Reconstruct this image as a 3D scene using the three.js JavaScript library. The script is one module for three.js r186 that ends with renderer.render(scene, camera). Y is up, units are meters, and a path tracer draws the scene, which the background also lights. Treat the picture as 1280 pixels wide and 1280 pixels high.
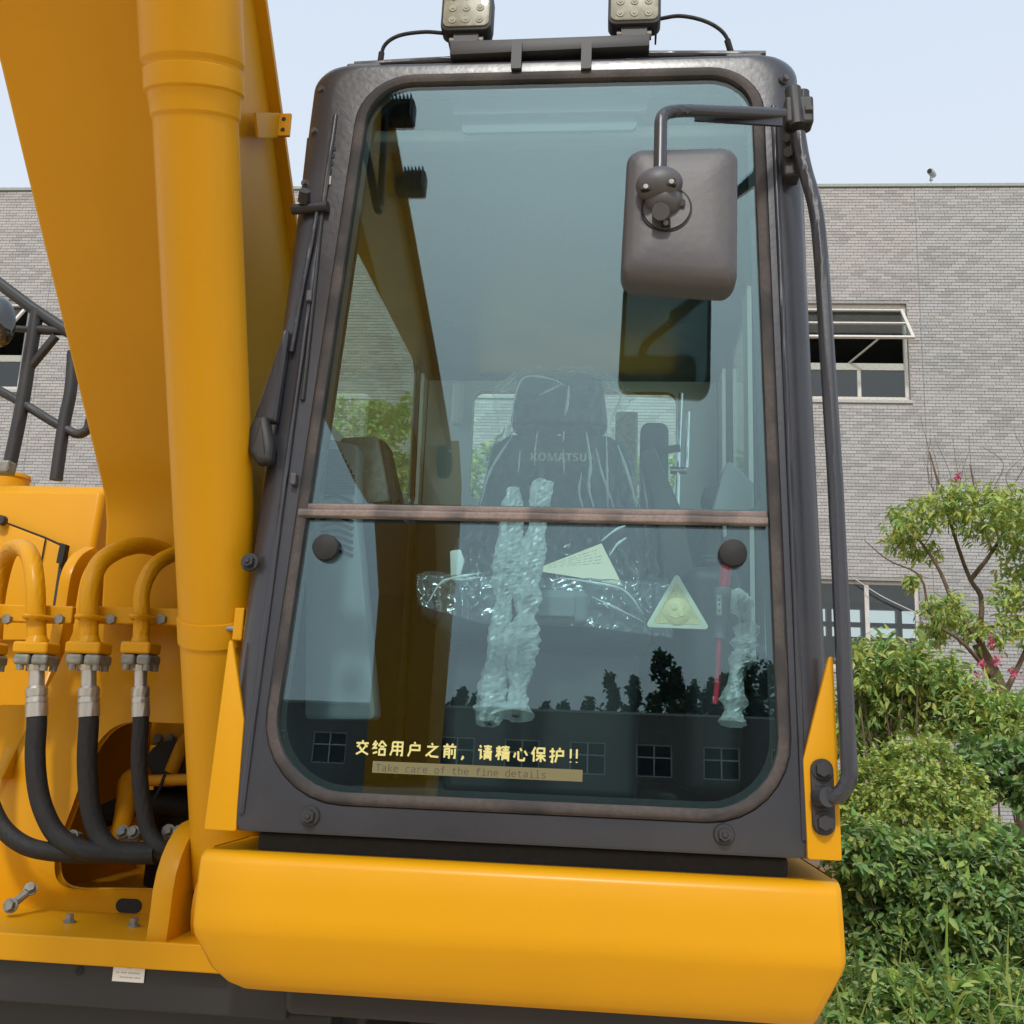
import * as THREE from 'three';
import { mergeGeometries, toCreasedNormals } from 'three/addons/utils/BufferGeometryUtils.js';
import { RoundedBoxGeometry } from 'three/addons/geometries/RoundedBoxGeometry.js';
import { FontLoader } from 'three/addons/loaders/FontLoader.js';
import { TextGeometry } from 'three/addons/geometries/TextGeometry.js';

// ---------------------------------------------------------------- camera, sky, sun, exposure
const D2R = Math.PI / 180;
const scene = new THREE.Scene();
const EYE = 1.55, FOCAL = 1282;
const camera = new THREE.PerspectiveCamera(2 * Math.atan(640 / FOCAL) / D2R, 1, 0.05, 600);
camera.rotation.order = 'YXZ';
camera.position.set(0, EYE, 0);
camera.rotation.set(12.2 * D2R, 0, 2.25 * D2R);
camera.updateMatrixWorld(true);

const SUN_AZ = -8 * D2R, SUN_EL = 47 * D2R;                  // azimuth from +z (behind the camera), towards -x
const sunDir = new THREE.Vector3(Math.sin(SUN_AZ) * Math.cos(SUN_EL), Math.sin(SUN_EL), Math.cos(SUN_AZ) * Math.cos(SUN_EL));
{
  const W = 512, Hh = 256, d = new Float32Array(W * Hh * 4), v = new THREE.Vector3();
  for (let j = 0; j < Hh; j++) for (let i = 0; i < W; i++) {
    const el = ((j + 0.5) / Hh - 0.5) * Math.PI, az = ((i + 0.5) / W - 0.5) * 2 * Math.PI;
    v.set(Math.cos(el) * Math.cos(az), Math.sin(el), Math.cos(el) * Math.sin(az));
    const t = Math.pow(Math.max(0, Math.sin(el)), 0.62), k = Math.max(0, v.dot(sunDir));
    const glow = 0.10 * k * k * k + 1.6 * Math.pow(k, 14);
    const o = (j * W + i) * 4;
    d[o] = 0.79 - 0.31 * t + glow; d[o + 1] = 0.79 - 0.20 * t + glow * 0.98; d[o + 2] = 0.81 - 0.08 * t + glow * 0.94; d[o + 3] = 1;
  }
  const sky = new THREE.DataTexture(d, W, Hh, THREE.RGBAFormat, THREE.FloatType);
  sky.mapping = THREE.EquirectangularReflectionMapping; sky.magFilter = THREE.LinearFilter; sky.needsUpdate = true;
  scene.background = sky; scene.environment = sky;
}
const sun = new THREE.DirectionalLight(new THREE.Color().setRGB(1, 0.955, 0.88), 2.0);
sun.position.copy(sunDir).multiplyScalar(60); sun.castShadow = true; sun.shadow.radius = 11;
Object.assign(sun.shadow.camera, { left: -30, right: 30, top: 30, bottom: -30, near: 1, far: 160 });
scene.add(sun, sun.target);
const renderer = new THREE.WebGLRenderer({ antialias: true });
renderer.toneMapping = THREE.LinearToneMapping; renderer.toneMappingExposure = 1.22;
renderer.shadowMap.enabled = true;

// ---------------------------------------------------------------- helpers
let seed = 7; const rnd = () => { seed |= 0; seed = seed + 0x6D2B79F5 | 0; let t = Math.imul(seed ^ seed >>> 15, 1 | seed); t = t + Math.imul(t ^ t >>> 7, 61 | t) ^ t; return ((t ^ t >>> 14) >>> 0) / 4294967296; };
const rr = (a, b) => a + (b - a) * rnd();
const V = (x, y, z) => new THREE.Vector3(x, y, z);
const lin = (r, g, b) => new THREE.Color().setRGB(r, g, b);

// machine frame: x to the right, y up, z towards the photographer; turned about the eye's foot point
const PSI = 5.8 * D2R, EX = V(Math.cos(PSI), 0, Math.sin(PSI)), EZ = V(-Math.sin(PSI), 0, Math.cos(PSI));
const eyeW = V(0, EYE, 0);
const ray = (px, py) => V((px - 640) / FOCAL, (640 - py) / FOCAL, -1).applyMatrix4(new THREE.Matrix4().extractRotation(camera.matrixWorld));
const toM = (p) => V(p.dot(EX), p.y, p.dot(EZ));
const at = (px, py, z) => { const d = toM(ray(px, py)); const e = toM(eyeW); return e.addScaledVector(d, (z - e.z) / d.z); };
const atx = (px, py, x) => { const d = toM(ray(px, py)); const e = toM(eyeW); return e.addScaledVector(d, (x - e.x) / d.x); };
const LEAN = 3 * D2R, ZF = -1.886, Y0 = 1.36;                    // cab front plane
const FU = V(1, 0, 0), FV = V(0, Math.cos(LEAN), -Math.sin(LEAN)), FN = V(0, Math.sin(LEAN), Math.cos(LEAN)), FO = V(0, Y0, ZF);
const F = (u, v, o = 0) => FO.clone().addScaledVector(FU, u).addScaledVector(FV, v).addScaledVector(FN, o);
const fp = (px, py, o = 0) => { const d = toM(ray(px, py)), e = toM(eyeW); const t = (o - FN.dot(e.clone().sub(FO))) / FN.dot(d); return e.addScaledVector(d, t); };
const fuv = (px, py, o = 0) => { const p = fp(px, py, o).sub(FO); return new THREE.Vector2(p.dot(FU), p.dot(FV)); };

function boxUV(g) {                                                // uv in metres from the face's main axis
  g = g.index ? g.toNonIndexed() : g;
  const p = g.attributes.position, uv = new Float32Array(p.count * 2), a = V(), b = V(), c = V(), n = V();
  for (let i = 0; i < p.count; i += 3) {
    a.fromBufferAttribute(p, i); b.fromBufferAttribute(p, i + 1); c.fromBufferAttribute(p, i + 2);
    n.crossVectors(b.clone().sub(a), c.clone().sub(a)); const ax = Math.abs(n.x), ay = Math.abs(n.y), az = Math.abs(n.z);
    [a, b, c].forEach((q, k) => {
      const [u, v] = az >= ax && az >= ay ? [q.x, q.y] : ax >= ay ? [q.z, q.y] : [q.x, q.z];
      uv[(i + k) * 2] = u; uv[(i + k) * 2 + 1] = v;
    });
  }
  g.setAttribute('uv', new THREE.BufferAttribute(uv, 2));
  return g;
}
const merge = (list) => mergeGeometries(list.map((g) => { g = g.index ? g.toNonIndexed() : g; for (const k of Object.keys(g.attributes)) if (!['position', 'normal', 'uv'].includes(k)) g.deleteAttribute(k); if (!g.attributes.uv) g.setAttribute('uv', new THREE.BufferAttribute(new Float32Array(g.attributes.position.count * 2), 2)); if (!g.attributes.normal) g.computeVertexNormals(); return g; }), false);

function roundPoly(pts, rad, n = 6) {                               // pts [[x,y]..], fillet radius (number or list); same count per corner
  const out = [], N = pts.length;
  for (let i = 0; i < N; i++) {
    const p = new THREE.Vector2(...pts[i]), a = new THREE.Vector2(...pts[(i + N - 1) % N]).sub(p), b = new THREE.Vector2(...pts[(i + 1) % N]).sub(p);
    const r = Array.isArray(rad) ? rad[i] : rad; const la = a.length(), lb = b.length(); a.normalize(); b.normalize();
    if (!r) { out.push(p); continue; }
    const half = Math.acos(Math.max(-1, Math.min(1, a.dot(b)))) / 2; let t = Math.min(r / Math.tan(half), la * 0.49, lb * 0.49); const R = t * Math.tan(half);
    const c = p.clone().addScaledVector(a.clone().add(b).normalize(), R / Math.sin(half));
    const s = p.clone().addScaledVector(a, t), e = p.clone().addScaledVector(b, t);
    let a0 = Math.atan2(s.y - c.y, s.x - c.x), a1 = Math.atan2(e.y - c.y, e.x - c.x); while (a1 - a0 > Math.PI) a1 -= 2 * Math.PI; while (a1 - a0 < -Math.PI) a1 += 2 * Math.PI;
    for (let k = 0; k <= n; k++) { const t2 = a0 + (a1 - a0) * k / n; out.push(new THREE.Vector2(c.x + R * Math.cos(t2), c.y + R * Math.sin(t2))); }
  }
  return out;
}
const shapeOf = (pts, holes = []) => { const s = new THREE.Shape(pts.map((p) => p.isVector2 ? p : new THREE.Vector2(...p))); for (const h of holes) s.holes.push(new THREE.Path(h.map((p) => p.isVector2 ? p : new THREE.Vector2(...p)))); return s; };
// extrude in a frame: u, v the shape's axes, depth along n from origin o
function ext(pts, depth, { holes = [], bevel = 0, seg = 2, u = V(1, 0, 0), v = V(0, 1, 0), o = V(0, 0, 0), crease = 0.5, curve = 8 } = {}) {
  const g = new THREE.ExtrudeGeometry(shapeOf(pts, holes), { depth: depth - 2 * bevel, bevelEnabled: bevel > 0, bevelThickness: bevel, bevelSize: bevel, bevelOffset: -bevel, bevelSegments: seg, curveSegments: curve });
  g.translate(0, 0, bevel);
  const m = new THREE.Matrix4().makeBasis(u, v, u.clone().cross(v)); m.setPosition(o);
  g.applyMatrix4(m);
  return toCreasedNormals(g, crease);
}
const extX = (pts, x0, x1, opt = {}) => ext(pts.map(([y, z]) => [z, y]), x1 - x0, { ...opt, holes: (opt.holes || []).map((h) => h.map(([y, z]) => [z, y])), u: V(0, 0, 1), v: V(0, 1, 0), o: V(x1, 0, 0) });   // profile as [y, z], along x
const extF = (pts, depth, o = 0, opt = {}) => ext(pts, depth, { ...opt, u: FU, v: FV, o: F(0, 0, o) });                                // on the cab front plane, outwards
function loft(rings, { closed = true, cap0 = false, cap1 = false, crease = 0.6 } = {}) {
  const n = rings[0].length, pos = [], idx = [];
  for (const r of rings) for (const p of r) pos.push(p.x, p.y, p.z);
  const m = closed ? n : n - 1;
  for (let i = 0; i < rings.length - 1; i++) for (let j = 0; j < m; j++) { const a = i * n + j, b = i * n + (j + 1) % n, c = a + n, d = b + n; idx.push(a, b, d, a, d, c); }
  const cap = (r, flip) => { const c = V(); rings[r].forEach((p) => c.add(p)); c.divideScalar(n); const k = pos.length / 3; pos.push(c.x, c.y, c.z); for (let j = 0; j < n; j++) { const a = r * n + j, b = r * n + (j + 1) % n; flip ? idx.push(k, b, a) : idx.push(k, a, b); } };
  if (cap0) cap(0, true); if (cap1) cap(rings.length - 1, false);
  const g = new THREE.BufferGeometry(); g.setAttribute('position', new THREE.Float32BufferAttribute(pos, 3)); g.setIndex(idx);
  return toCreasedNormals(g, crease);
}
function rbox(x0, x1, y0, y1, z0, z1, r = 0.006, seg = 2) { const g = new RoundedBoxGeometry(x1 - x0, y1 - y0, z1 - z0, seg, Math.min(r, (x1 - x0) / 2.01, (y1 - y0) / 2.01, (z1 - z0) / 2.01)); g.translate((x0 + x1) / 2, (y0 + y1) / 2, (z0 + z1) / 2); return g; }
function bendPath(pts, R) {                                          // polyline with rounded corners, as dense points
  const out = [pts[0].clone()];
  for (let i = 1; i < pts.length - 1; i++) {
    const p = pts[i], a = pts[i - 1].clone().sub(p), b = pts[i + 1].clone().sub(p); const t = Math.min(R, a.length() * 0.49, b.length() * 0.49);
    const s = p.clone().addScaledVector(a.normalize(), t), e = p.clone().addScaledVector(b.normalize(), t);
    for (let k = 0; k <= 8; k++) { const q = k / 8; out.push(V().addScaledVector(s, (1 - q) * (1 - q)).addScaledVector(p, 2 * q * (1 - q)).addScaledVector(e, q * q)); }
  }
  out.push(pts[pts.length - 1].clone()); return out;
}
function pipe(pts, r, { R = 0, n = 14, smooth = 0, caps = true, rad = null } = {}) {
  let P = R ? bendPath(pts, R) : pts.map((p) => p.clone());
  if (smooth) P = new THREE.CatmullRomCurve3(P, false, 'centripetal').getPoints(smooth);
  P = P.filter((p, i) => !i || p.distanceTo(P[i - 1]) > 1e-5);
  const rings = [], T = P.map((p, i) => P[Math.min(i + 1, P.length - 1)].clone().sub(P[Math.max(i - 1, 0)]).normalize());
  let N = Math.abs(T[0].y) < 0.9 ? V(0, 1, 0) : V(1, 0, 0); N.addScaledVector(T[0], -N.dot(T[0])).normalize();
  let L = 0; const uvs = [];
  P.forEach((p, i) => {
    if (i) { L += p.distanceTo(P[i - 1]); N.addScaledVector(T[i], -N.dot(T[i])).normalize(); }
    const B = T[i].clone().cross(N), ring = [], ri = rad ? rad(i / (P.length - 1), i) * r : r;
    for (let k = 0; k < n; k++) { const a = k / n * 2 * Math.PI; const f = rad && rad.w ? rad.w(i, a) : 1; ring.push(p.clone().addScaledVector(N, Math.cos(a) * ri * f).addScaledVector(B, Math.sin(a) * ri * f)); }
    rings.push(ring);
  });
  return loft(rings, { cap0: caps, cap1: caps, crease: 0.9 });
}
const cyl = (p, q, r0, r1 = r0, n = 20) => pipe([p, q], 1, { n, rad: (t) => r0 + (r1 - r0) * t });
function hexBolt(p, dir, r, h, washer = true) {                     // hexagonal head with washer and shank end
  const d = dir.clone().normalize(); const gs = [cyl(p.clone().addScaledVector(d, washer ? h * 0.25 : 0), p.clone().addScaledVector(d, h), r, r * 0.96, 6)];
  if (washer) gs.push(cyl(p, p.clone().addScaledVector(d, h * 0.26), r * 1.35, r * 1.35, 18));
  return merge(gs);
}

// textures ------------------------------------------------------
const lattice = (() => { const t = new Float32Array(65536); for (let i = 0; i < 65536; i++) t[i] = rnd(); return t; })();
const vn = (x, y, per, k) => { const xi = Math.floor(x), yi = Math.floor(y), fx = x - xi, fy = y - yi, s = (a) => a * a * (3 - 2 * a), m = (a) => ((a % per) + per) % per, h = (i, j) => lattice[(m(i) * 131 + m(j) * 7919 + k * 977) & 65535]; const u = s(fx), w = s(fy); return (h(xi, yi) * (1 - u) + h(xi + 1, yi) * u) * (1 - w) + (h(xi, yi + 1) * (1 - u) + h(xi + 1, yi + 1) * u) * w; };
const fbm = (u, v, base, oct, k) => { let s = 0, a = 0.5, t = 0, p = base; for (let o = 0; o < oct; o++) { s += a * vn(u * p, v * p, p, k + o); t += a; a *= 0.5; p *= 2; } return s / t; };
function tex(size, fn, { srgb = true, metres = 1 } = {}) {
  const d = new Uint8Array(size * size * 4);
  for (let j = 0; j < size; j++) for (let i = 0; i < size; i++) { const c = fn(i / size, j / size), o = (j * size + i) * 4; for (let k = 0; k < 3; k++) d[o + k] = Math.max(0, Math.min(255, 255 * (c.length ? c[k] : c))); d[o + 3] = 255; }
  const t = new THREE.DataTexture(d, size, size); t.wrapS = t.wrapT = THREE.RepeatWrapping; t.magFilter = THREE.LinearFilter; t.minFilter = THREE.LinearMipmapLinearFilter; t.generateMipmaps = true; if (srgb) t.colorSpace = THREE.SRGBColorSpace; t.repeat.set(1 / metres, 1 / metres); t.needsUpdate = true; return t;
}
const paintMap = tex(512, (u, v) => { const n = fbm(u, v, 4, 5, 1), f = fbm(u, v, 64, 2, 9), sp = 0 * f; return [0.955 + 0.04 * n - sp, 0.95 + 0.045 * n - sp * 0.8, 0.94 + 0.06 * n]; }, { metres: 0.8 });
const paintRough = tex(256, (u, v) => 0.75 + 0.5 * (fbm(u, v, 4, 5, 21) - 0.5), { srgb: false, metres: 0.7 });
const peel = tex(512, (u, v) => fbm(u, v, 48, 3, 31), { srgb: false, metres: 0.5 });
const dustMap = tex(512, (u, v) => { const n = fbm(u, v, 3, 5, 41), f = fbm(u, v, 40, 3, 47), k = Math.max(0, n * 1.5 - 0.55) * (0.5 + f); return [0.82 + 0.16 * k, 0.82 + 0.13 * k, 0.84 + 0.09 * k]; }, { metres: 0.55 });
const gasketMap = tex(512, (u, v) => { const n = fbm(u, v, 5, 4, 51), f = fbm(u, v, 70, 2, 57), k = Math.max(0, Math.min(1, (n - 0.38) * 3)) * (0.6 + 0.6 * f); return [0.175 + 0.11 * k, 0.166 + 0.088 * k, 0.168 + 0.075 * k]; }, { metres: 0.35 });
const barMap = tex(512, (u, v) => { const n = fbm(u, v, 6, 4, 151), f = fbm(u, v, 90, 2, 157), k = Math.max(0, Math.min(1, (n - 0.26) * 3)) * (0.55 + 0.7 * f); return [0.33 + 0.17 * k, 0.295 + 0.145 * k, 0.285 + 0.13 * k]; }, { metres: 0.3 });
const rubberMap = tex(256, (u, v) => { const f = fbm(u, v, 30, 3, 61); return 0.75 + 0.3 * f; }, { metres: 0.3 });
const clothMap = tex(256, (u, v) => { const f = fbm(u, v, 60, 2, 71), n = fbm(u, v, 4, 3, 75); return 0.75 + 0.2 * f + 0.1 * n; }, { metres: 0.2 });

const std = (c, o = {}) => new THREE.MeshStandardMaterial({ color: c, ...o });
const phys = (c, o = {}) => new THREE.MeshPhysicalMaterial({ color: c, ...o });
const M = {
  yellow: phys(lin(0.635, 0.296, 0.001), { map: paintMap, roughness: 0.6, specularIntensity: 0.35, clearcoat: 0.25, clearcoatRoughness: 0.28, bumpMap: peel, bumpScale: 0.0002 }),
  charcoal: phys(lin(0.044, 0.046, 0.055), { map: dustMap, roughness: 0.46, roughnessMap: paintRough, clearcoat: 0.15, clearcoatRoughness: 0.25, bumpMap: peel, bumpScale: 0.0003 }),
  black: std(lin(0.035, 0.034, 0.035), { map: dustMap, roughness: 0.55 }),
  plastic: std(lin(0.108, 0.104, 0.108), { map: dustMap, roughness: 0.5, bumpMap: peel, bumpScale: 0.0003 }),
  gasket: std(lin(1, 1, 1), { map: gasketMap, roughness: 0.8, bumpMap: peel, bumpScale: 0.0006 }),
  bar: std(lin(1, 1, 1), { map: barMap, roughness: 0.65, bumpMap: peel, bumpScale: 0.0005 }),
  rubber: std(lin(0.012, 0.0115, 0.012), { map: rubberMap, roughness: 0.7 }),
  steel: std(lin(0.55, 0.53, 0.48), { map: paintMap, roughness: 0.42, metalness: 0.85 }),
  zinc: std(lin(0.30, 0.295, 0.26), { map: rubberMap, roughness: 0.6, metalness: 0.45 }),
  glass: phys(lin(0.71, 0.91, 0.94), { transmission: 1, thickness: 0, roughness: 0, ior: 1.45, metalness: 0 }),
  innerGlass: phys(lin(0.97, 1, 0.99), { transmission: 1, thickness: 0, roughness: 0, ior: 2.05, metalness: 0 }),
  sideGlass: phys(lin(0.90, 0.97, 0.93), { transmission: 1, thickness: 0, roughness: 0, ior: 1.5, metalness: 0 }),
  lining: std(lin(0.66, 0.69, 0.69), { map: paintMap, roughness: 0.8 }),
  consoleGrey: std(lin(0.19, 0.205, 0.215), { map: paintMap, roughness: 0.7 }),
  seat: std(lin(0.045, 0.053, 0.075), { map: clothMap, roughness: 0.9 }),
  film: phys(lin(0.97, 0.98, 0.98), { transmission: 0.93, thickness: 0, roughness: 0.2, ior: 1.7 }),
  wrap: phys(lin(0.93, 0.95, 0.94), { transmission: 0.74, thickness: 0, roughness: 0.36, ior: 1.55 }),
  mirror: std(lin(0.85, 0.87, 0.88), { metalness: 1, roughness: 0.02 }),
  chrome: std(lin(0.75, 0.75, 0.74), { metalness: 1, roughness: 0.18 }),
  white: std(lin(0.72, 0.72, 0.70), { roughness: 0.6 }),
  lens: phys(lin(0.30, 0.285, 0.21), { map: rubberMap, roughness: 0.4, clearcoat: 0.3 }),
  led: phys(lin(0.25, 0.24, 0.18), { roughness: 0.55 }),
  red: std(lin(0.45, 0.03, 0.05), { roughness: 0.45 }),
  beige: std(lin(0.42, 0.36, 0.29), { map: rubberMap, roughness: 0.85 }),
};
const shadow = (o) => o.traverse((m) => { if (m.isMesh) { m.castShadow = true; m.receiveShadow = true; } });
const used = {};
const numbered = (n) => { used[n] = (used[n] || 0) + 1; return used[n] === 1 ? n : `${n}_${String(used[n] - 1).padStart(3, '0')}`; };
function thing(name, label, category, group, pos = V(0, 0, 0), turn = 0) { const o = new THREE.Group(); o.name = numbered(name); o.position.copy(pos); o.rotation.y = turn; o.userData = { label, category }; if (group) o.userData.group = group; scene.add(o); return o; }

// the excavator: a Group at its base whose children are its parts; parts are modelled in the machine frame
const BASE = V(-0.95, 0, -3.6);
const worldOf = (m) => V(0, 0, 0).addScaledVector(EX, m.x).addScaledVector(EZ, m.z).setY(m.y);
const ex = thing('excavator', 'yellow crawler excavator with a dark grey framed glass cab', 'excavator', null, worldOf(BASE), -PSI);
function part(name, geo, mat, parent = ex, label) {
  const g = boxUV(Array.isArray(geo) ? merge(geo) : geo); g.translate(-BASE.x, -BASE.y, -BASE.z);
  const m = new THREE.Mesh(g, mat); m.name = name; if (label) m.userData.label = label; parent.add(m); return m;
}
// things that stand in the machine frame but are no part of it
function inMachine(name, label, category, geo, mat, group) { const o = thing(name, label, category, group, worldOf(BASE), -PSI); return o; }

// ---------------------------------------------------------------- the setting: ground
function structure(name, geo, mat) { const m = new THREE.Mesh(geo, mat); m.name = name; m.userData = { kind: 'structure' }; scene.add(m); return m; }
{
  const conc = tex(1024, (u, v) => { const n = fbm(u, v, 4, 6, 81), f = fbm(u, v, 120, 2, 87); const k = 0.52 + 0.16 * (n - 0.5) + 0.1 * (f - 0.5); return [k * 1.52, k * 1.38, k * 1.16]; }, { metres: 4 });
  const g = new THREE.PlaneGeometry(500, 500, 1, 1); g.rotateX(-Math.PI / 2); const uv = g.attributes.uv; for (let i = 0; i < uv.count; i++) uv.setXY(i, uv.getX(i) * 500, uv.getY(i) * 500);
  structure('ground', g, std(lin(1, 1, 1), { map: conc, roughness: 0.95 }));
}
// planted strip of soil along the brick building
{
  const soil = tex(512, (u, v) => { const n = fbm(u, v, 8, 5, 91); return [0.30 + 0.2 * n, 0.24 + 0.16 * n, 0.17 + 0.12 * n]; }, { metres: 1.5 });
  const g = boxUV(merge([rbox(-30, 30, -0.05, 0.05, -19.3, -6.2, 0.02), rbox(1.05, 30, -0.05, 0.046, -6.2, -2.9, 0.02)])); g.rotateY(-4.8 * D2R);
  structure('planting_bed', g, std(lin(1, 1, 1), { map: soil, roughness: 1 }));
}

// ---------------------------------------------------------------- brick building behind the excavator
const PB = 4.8 * D2R, BX = V(Math.cos(PB), 0, Math.sin(PB)), BZ = V(-Math.sin(PB), 0, Math.cos(PB));
const BD = -19;
const bWorld = (x, y, z) => V(0, 0, 0).addScaledVector(BX, x).addScaledVector(BZ, z).setY(y);
const project = (p) => { const q = p.clone().project(camera); return [640 + 640 * q.x, 640 - 640 * q.y, q.z]; };
const frameMat = std(lin(0.66, 0.62, 0.57), { map: rubberMap, roughness: 0.55 });
const roomGlass = phys(lin(0.75, 0.82, 0.80), { transmission: 1, thickness: 0, roughness: 0, ior: 1.6 });
{
  const BB = V(-2, 0, BD);
  const b = thing('brick_building', 'pale grey brick factory building with white framed windows behind the excavator', 'building', null, bWorld(BB.x, 0, BB.z), -PB);
  const put = (name, g, mat, parent = b) => { g = boxUV(Array.isArray(g) ? merge(g) : g); g.translate(-BB.x, 0, -BB.z); const m = new THREE.Mesh(g, mat); m.name = name; parent.add(m); return m; };
  const X0 = -34, X1 = 24, TOP = 12.42, wins = [];
  for (const xr of [17.64, 11.76, 5.88, 0, -5.88, -11.76, -17.64]) { wins.push([xr - 3.0, xr, 8.0, 9.96, 'upper']); wins.push([xr - 3.0, xr, 2.92, 4.54, 'lower']); }
  const mortar = std(lin(0.35, 0.345, 0.335), { map: rubberMap, roughness: 0.95 });
  const outline = [[X0, 0], [X1, 0], [X1, TOP], [X0, TOP]];
  put('wall', ext(outline, 0.28, { holes: wins.map(([a, c, d, e]) => [[a, d], [a, e], [c, e], [c, d]]), o: V(0, 0, BD - 0.28) }), mortar);
  const inner = std(lin(0.30, 0.31, 0.30), { map: rubberMap, roughness: 0.9 });
  const backHoles = []; for (let k = 0; k < 18; k++) backHoles.push([1.0 + k * 1.08, 1.93 + k * 1.08]);
  put('back_wall', ext(outline, 0.25, { holes: backHoles.flatMap(([a, c]) => [[[a, 4.94], [a, 5.26], [c, 5.26], [c, 4.94]], [[a, 5.4], [a, 5.82], [c, 5.82], [c, 5.4]]]), o: V(0, 0, BD - 14.25) }), inner);
  put('side_wall', rbox(X0, X0 + 0.25, 0, TOP, BD - 14, BD - 0.28, 0.01), inner);
  put('side_wall', rbox(X1 - 0.25, X1, 0, TOP, BD - 14, BD - 0.28, 0.01), inner);
  put('roof', rbox(X0 + 0.25, X1 - 0.25, 11.6, 11.8, BD - 14, BD - 0.28, 0.01), inner);
  put('upper_floor', rbox(X0 + 0.25, X1 - 0.25, 6.0, 6.25, BD - 14, BD - 0.28, 0.01), inner);
  put('movement_joint', rbox(6.122, 6.138, 0.01, TOP - 0.002, BD + 0.002, BD + 0.0125, 0.002), std(lin(0.2, 0.195, 0.18), { roughness: 0.9 }));
  put('movement_joint', rbox(-11.4, -11.384, 0.01, TOP - 0.002, BD + 0.002, BD + 0.0125, 0.002), std(lin(0.2, 0.195, 0.18), { roughness: 0.9 }));
  put('coping', rbox(X0 - 0.03, X1 + 0.03, TOP, TOP + 0.07, BD - 0.32, BD + 0.045, 0.01), std(lin(0.33, 0.37, 0.35), { map: rubberMap, roughness: 0.7 }));
  // windows
  for (const [a, c, d, e, kind] of wins) {
    const z = BD - 0.13;
    const bars = [rbox(a, c, e - 0.07, e, z, z + 0.06, 0.006), rbox(a, c, d, d + 0.08, z, z + 0.06, 0.006), rbox(a, a + 0.07, d + 0.08, e - 0.07, z, z + 0.06, 0.006), rbox(c - 0.07, c, d + 0.08, e - 0.07, z, z + 0.06, 0.006)];
    if (kind === 'upper') {
      bars.push(rbox(a + 0.07, c - 0.07, 8.62, 8.76, z + 0.004, z + 0.056, 0.006));
      for (const k of [1, 2]) { const x = a + (c - a) * k / 3 + 0.08; bars.push(rbox(x - 0.035, x + 0.035, 8.08, 8.62, z + 0.004, z + 0.056, 0.006)); }
    } else for (const k of [1, 2]) { const x = a + (c - a) * k / 3 + 0.08; bars.push(rbox(x - 0.04, x + 0.04, d + 0.08, e - 0.07, z + 0.004, z + 0.056, 0.006)); }
    const w = put('window', bars, frameMat);
    for (let k = 0; k < 3; k++) {
      const xa = Math.max(a + 0.07, a + (c - a) * k / 3 + 0.1), xb = k < 2 ? a + (c - a) * (k + 1) / 3 + 0.06 : c - 0.07;
      put('pane', rbox(xa, xb, d + 0.07, kind === 'upper' ? 8.64 : e - 0.06, z + 0.028, z + 0.034, 0.001), roomGlass, w);
    }
    put('sill', rbox(a - 0.03, c + 0.03, d - 0.07, d - 0.003, BD - 0.1, BD + 0.03, 0.008), std(lin(0.5, 0.49, 0.46), { map: rubberMap, roughness: 0.9 }), w);
    if (kind === 'upper') {                                        // top-hung sash standing open, its lower edge out
      const L = 1.08, t = 38 * D2R, hy = 9.86, hz = BD - 0.075, u = V(1, 0, 0), dn = V(0, -Math.cos(t), Math.sin(t));
      const P = (x, s) => V(x, hy, hz).addScaledVector(dn, s);
      const bar = (x0, x1, s0, s1) => { const g = rbox(x0, x1, 0, s1 - s0, -0.025, 0.025, 0.006); const m = new THREE.Matrix4().makeBasis(u, dn, u.clone().cross(dn)); m.setPosition(P(0, s0)); g.applyMatrix4(m); g.index && g.setIndex(g.index); return g; };
      const xa = a + 0.09, xb = c - 0.05;
      const sash = put('sash', [bar(xa, xb, 0, 0.06), bar(xa, xb, L - 0.06, L), bar(xa, xa + 0.06, 0.06, L - 0.06), bar(xb - 0.06, xb, 0.06, L - 0.06), bar(xa + 0.06, xb - 0.06, 0.52, 0.56)], frameMat, w);
      put('sash_pane', (() => { const g = rbox(xa + 0.05, xb - 0.05, 0.05, L - 0.05, -0.004, 0.004, 0.001); const m = new THREE.Matrix4().makeBasis(u, dn, u.clone().cross(dn)); m.setPosition(P(0, 0)); g.applyMatrix4(m); return g; })(), roomGlass, w);
      put('stay', cyl(V(a + 1.9, 8.76, BD - 0.09), V(a + 2.35, 9.06, BD + 0.5), 0.02, 0.02, 8), frameMat, w);
    }
  }
  // bricks: real blocks proud of the mortar; the largest in view are single meshes, the rest one instanced part
  const MX = 0.21, MY = 0.063, bw = 0.2, bh = 0.0545, all = [];
  const inWin = (x0, x1, y0, y1) => wins.some(([a, c, d, e]) => x1 > a - 0.004 && x0 < c + 0.004 && y1 > d - 0.075 && y0 < e + 0.004);
  const nRow = Math.floor(TOP / MY);
  for (let r = 0; r < nRow; r++) {
    const y = 0.004 + r * MY, off = (r % 3) * 0.07 + rr(-0.02, 0.02);
    for (let x = -19 + off; x < 14; x += MX) {
      if (!inWin(x, x + bw, y, y + bh)) { all.push([x + bw / 2, y + bh / 2, bw]); continue; }
      for (const [a, c, d, e] of wins) if (y + bh > d - 0.075 && y < e + 0.004) {            // cut bricks at the reveals
        if (x < a - 0.02 && x + bw > a - 0.004) { const w = a - 0.008 - x; if (w > 0.03) all.push([x + w / 2, y + bh / 2, w]); }
        if (x < c + 0.004 && x + bw > c + 0.02) { const w = x + bw - c - 0.008; if (w > 0.03) all.push([x + bw - w / 2, y + bh / 2, w]); }
      }
    }
  }
  const bg = rbox(-0.5, 0.5, -bh / 2, bh / 2, -0.004, 0.011, 0.002, 1); bg.deleteAttribute('uv');
  const flat = boxUV(bg);
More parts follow.
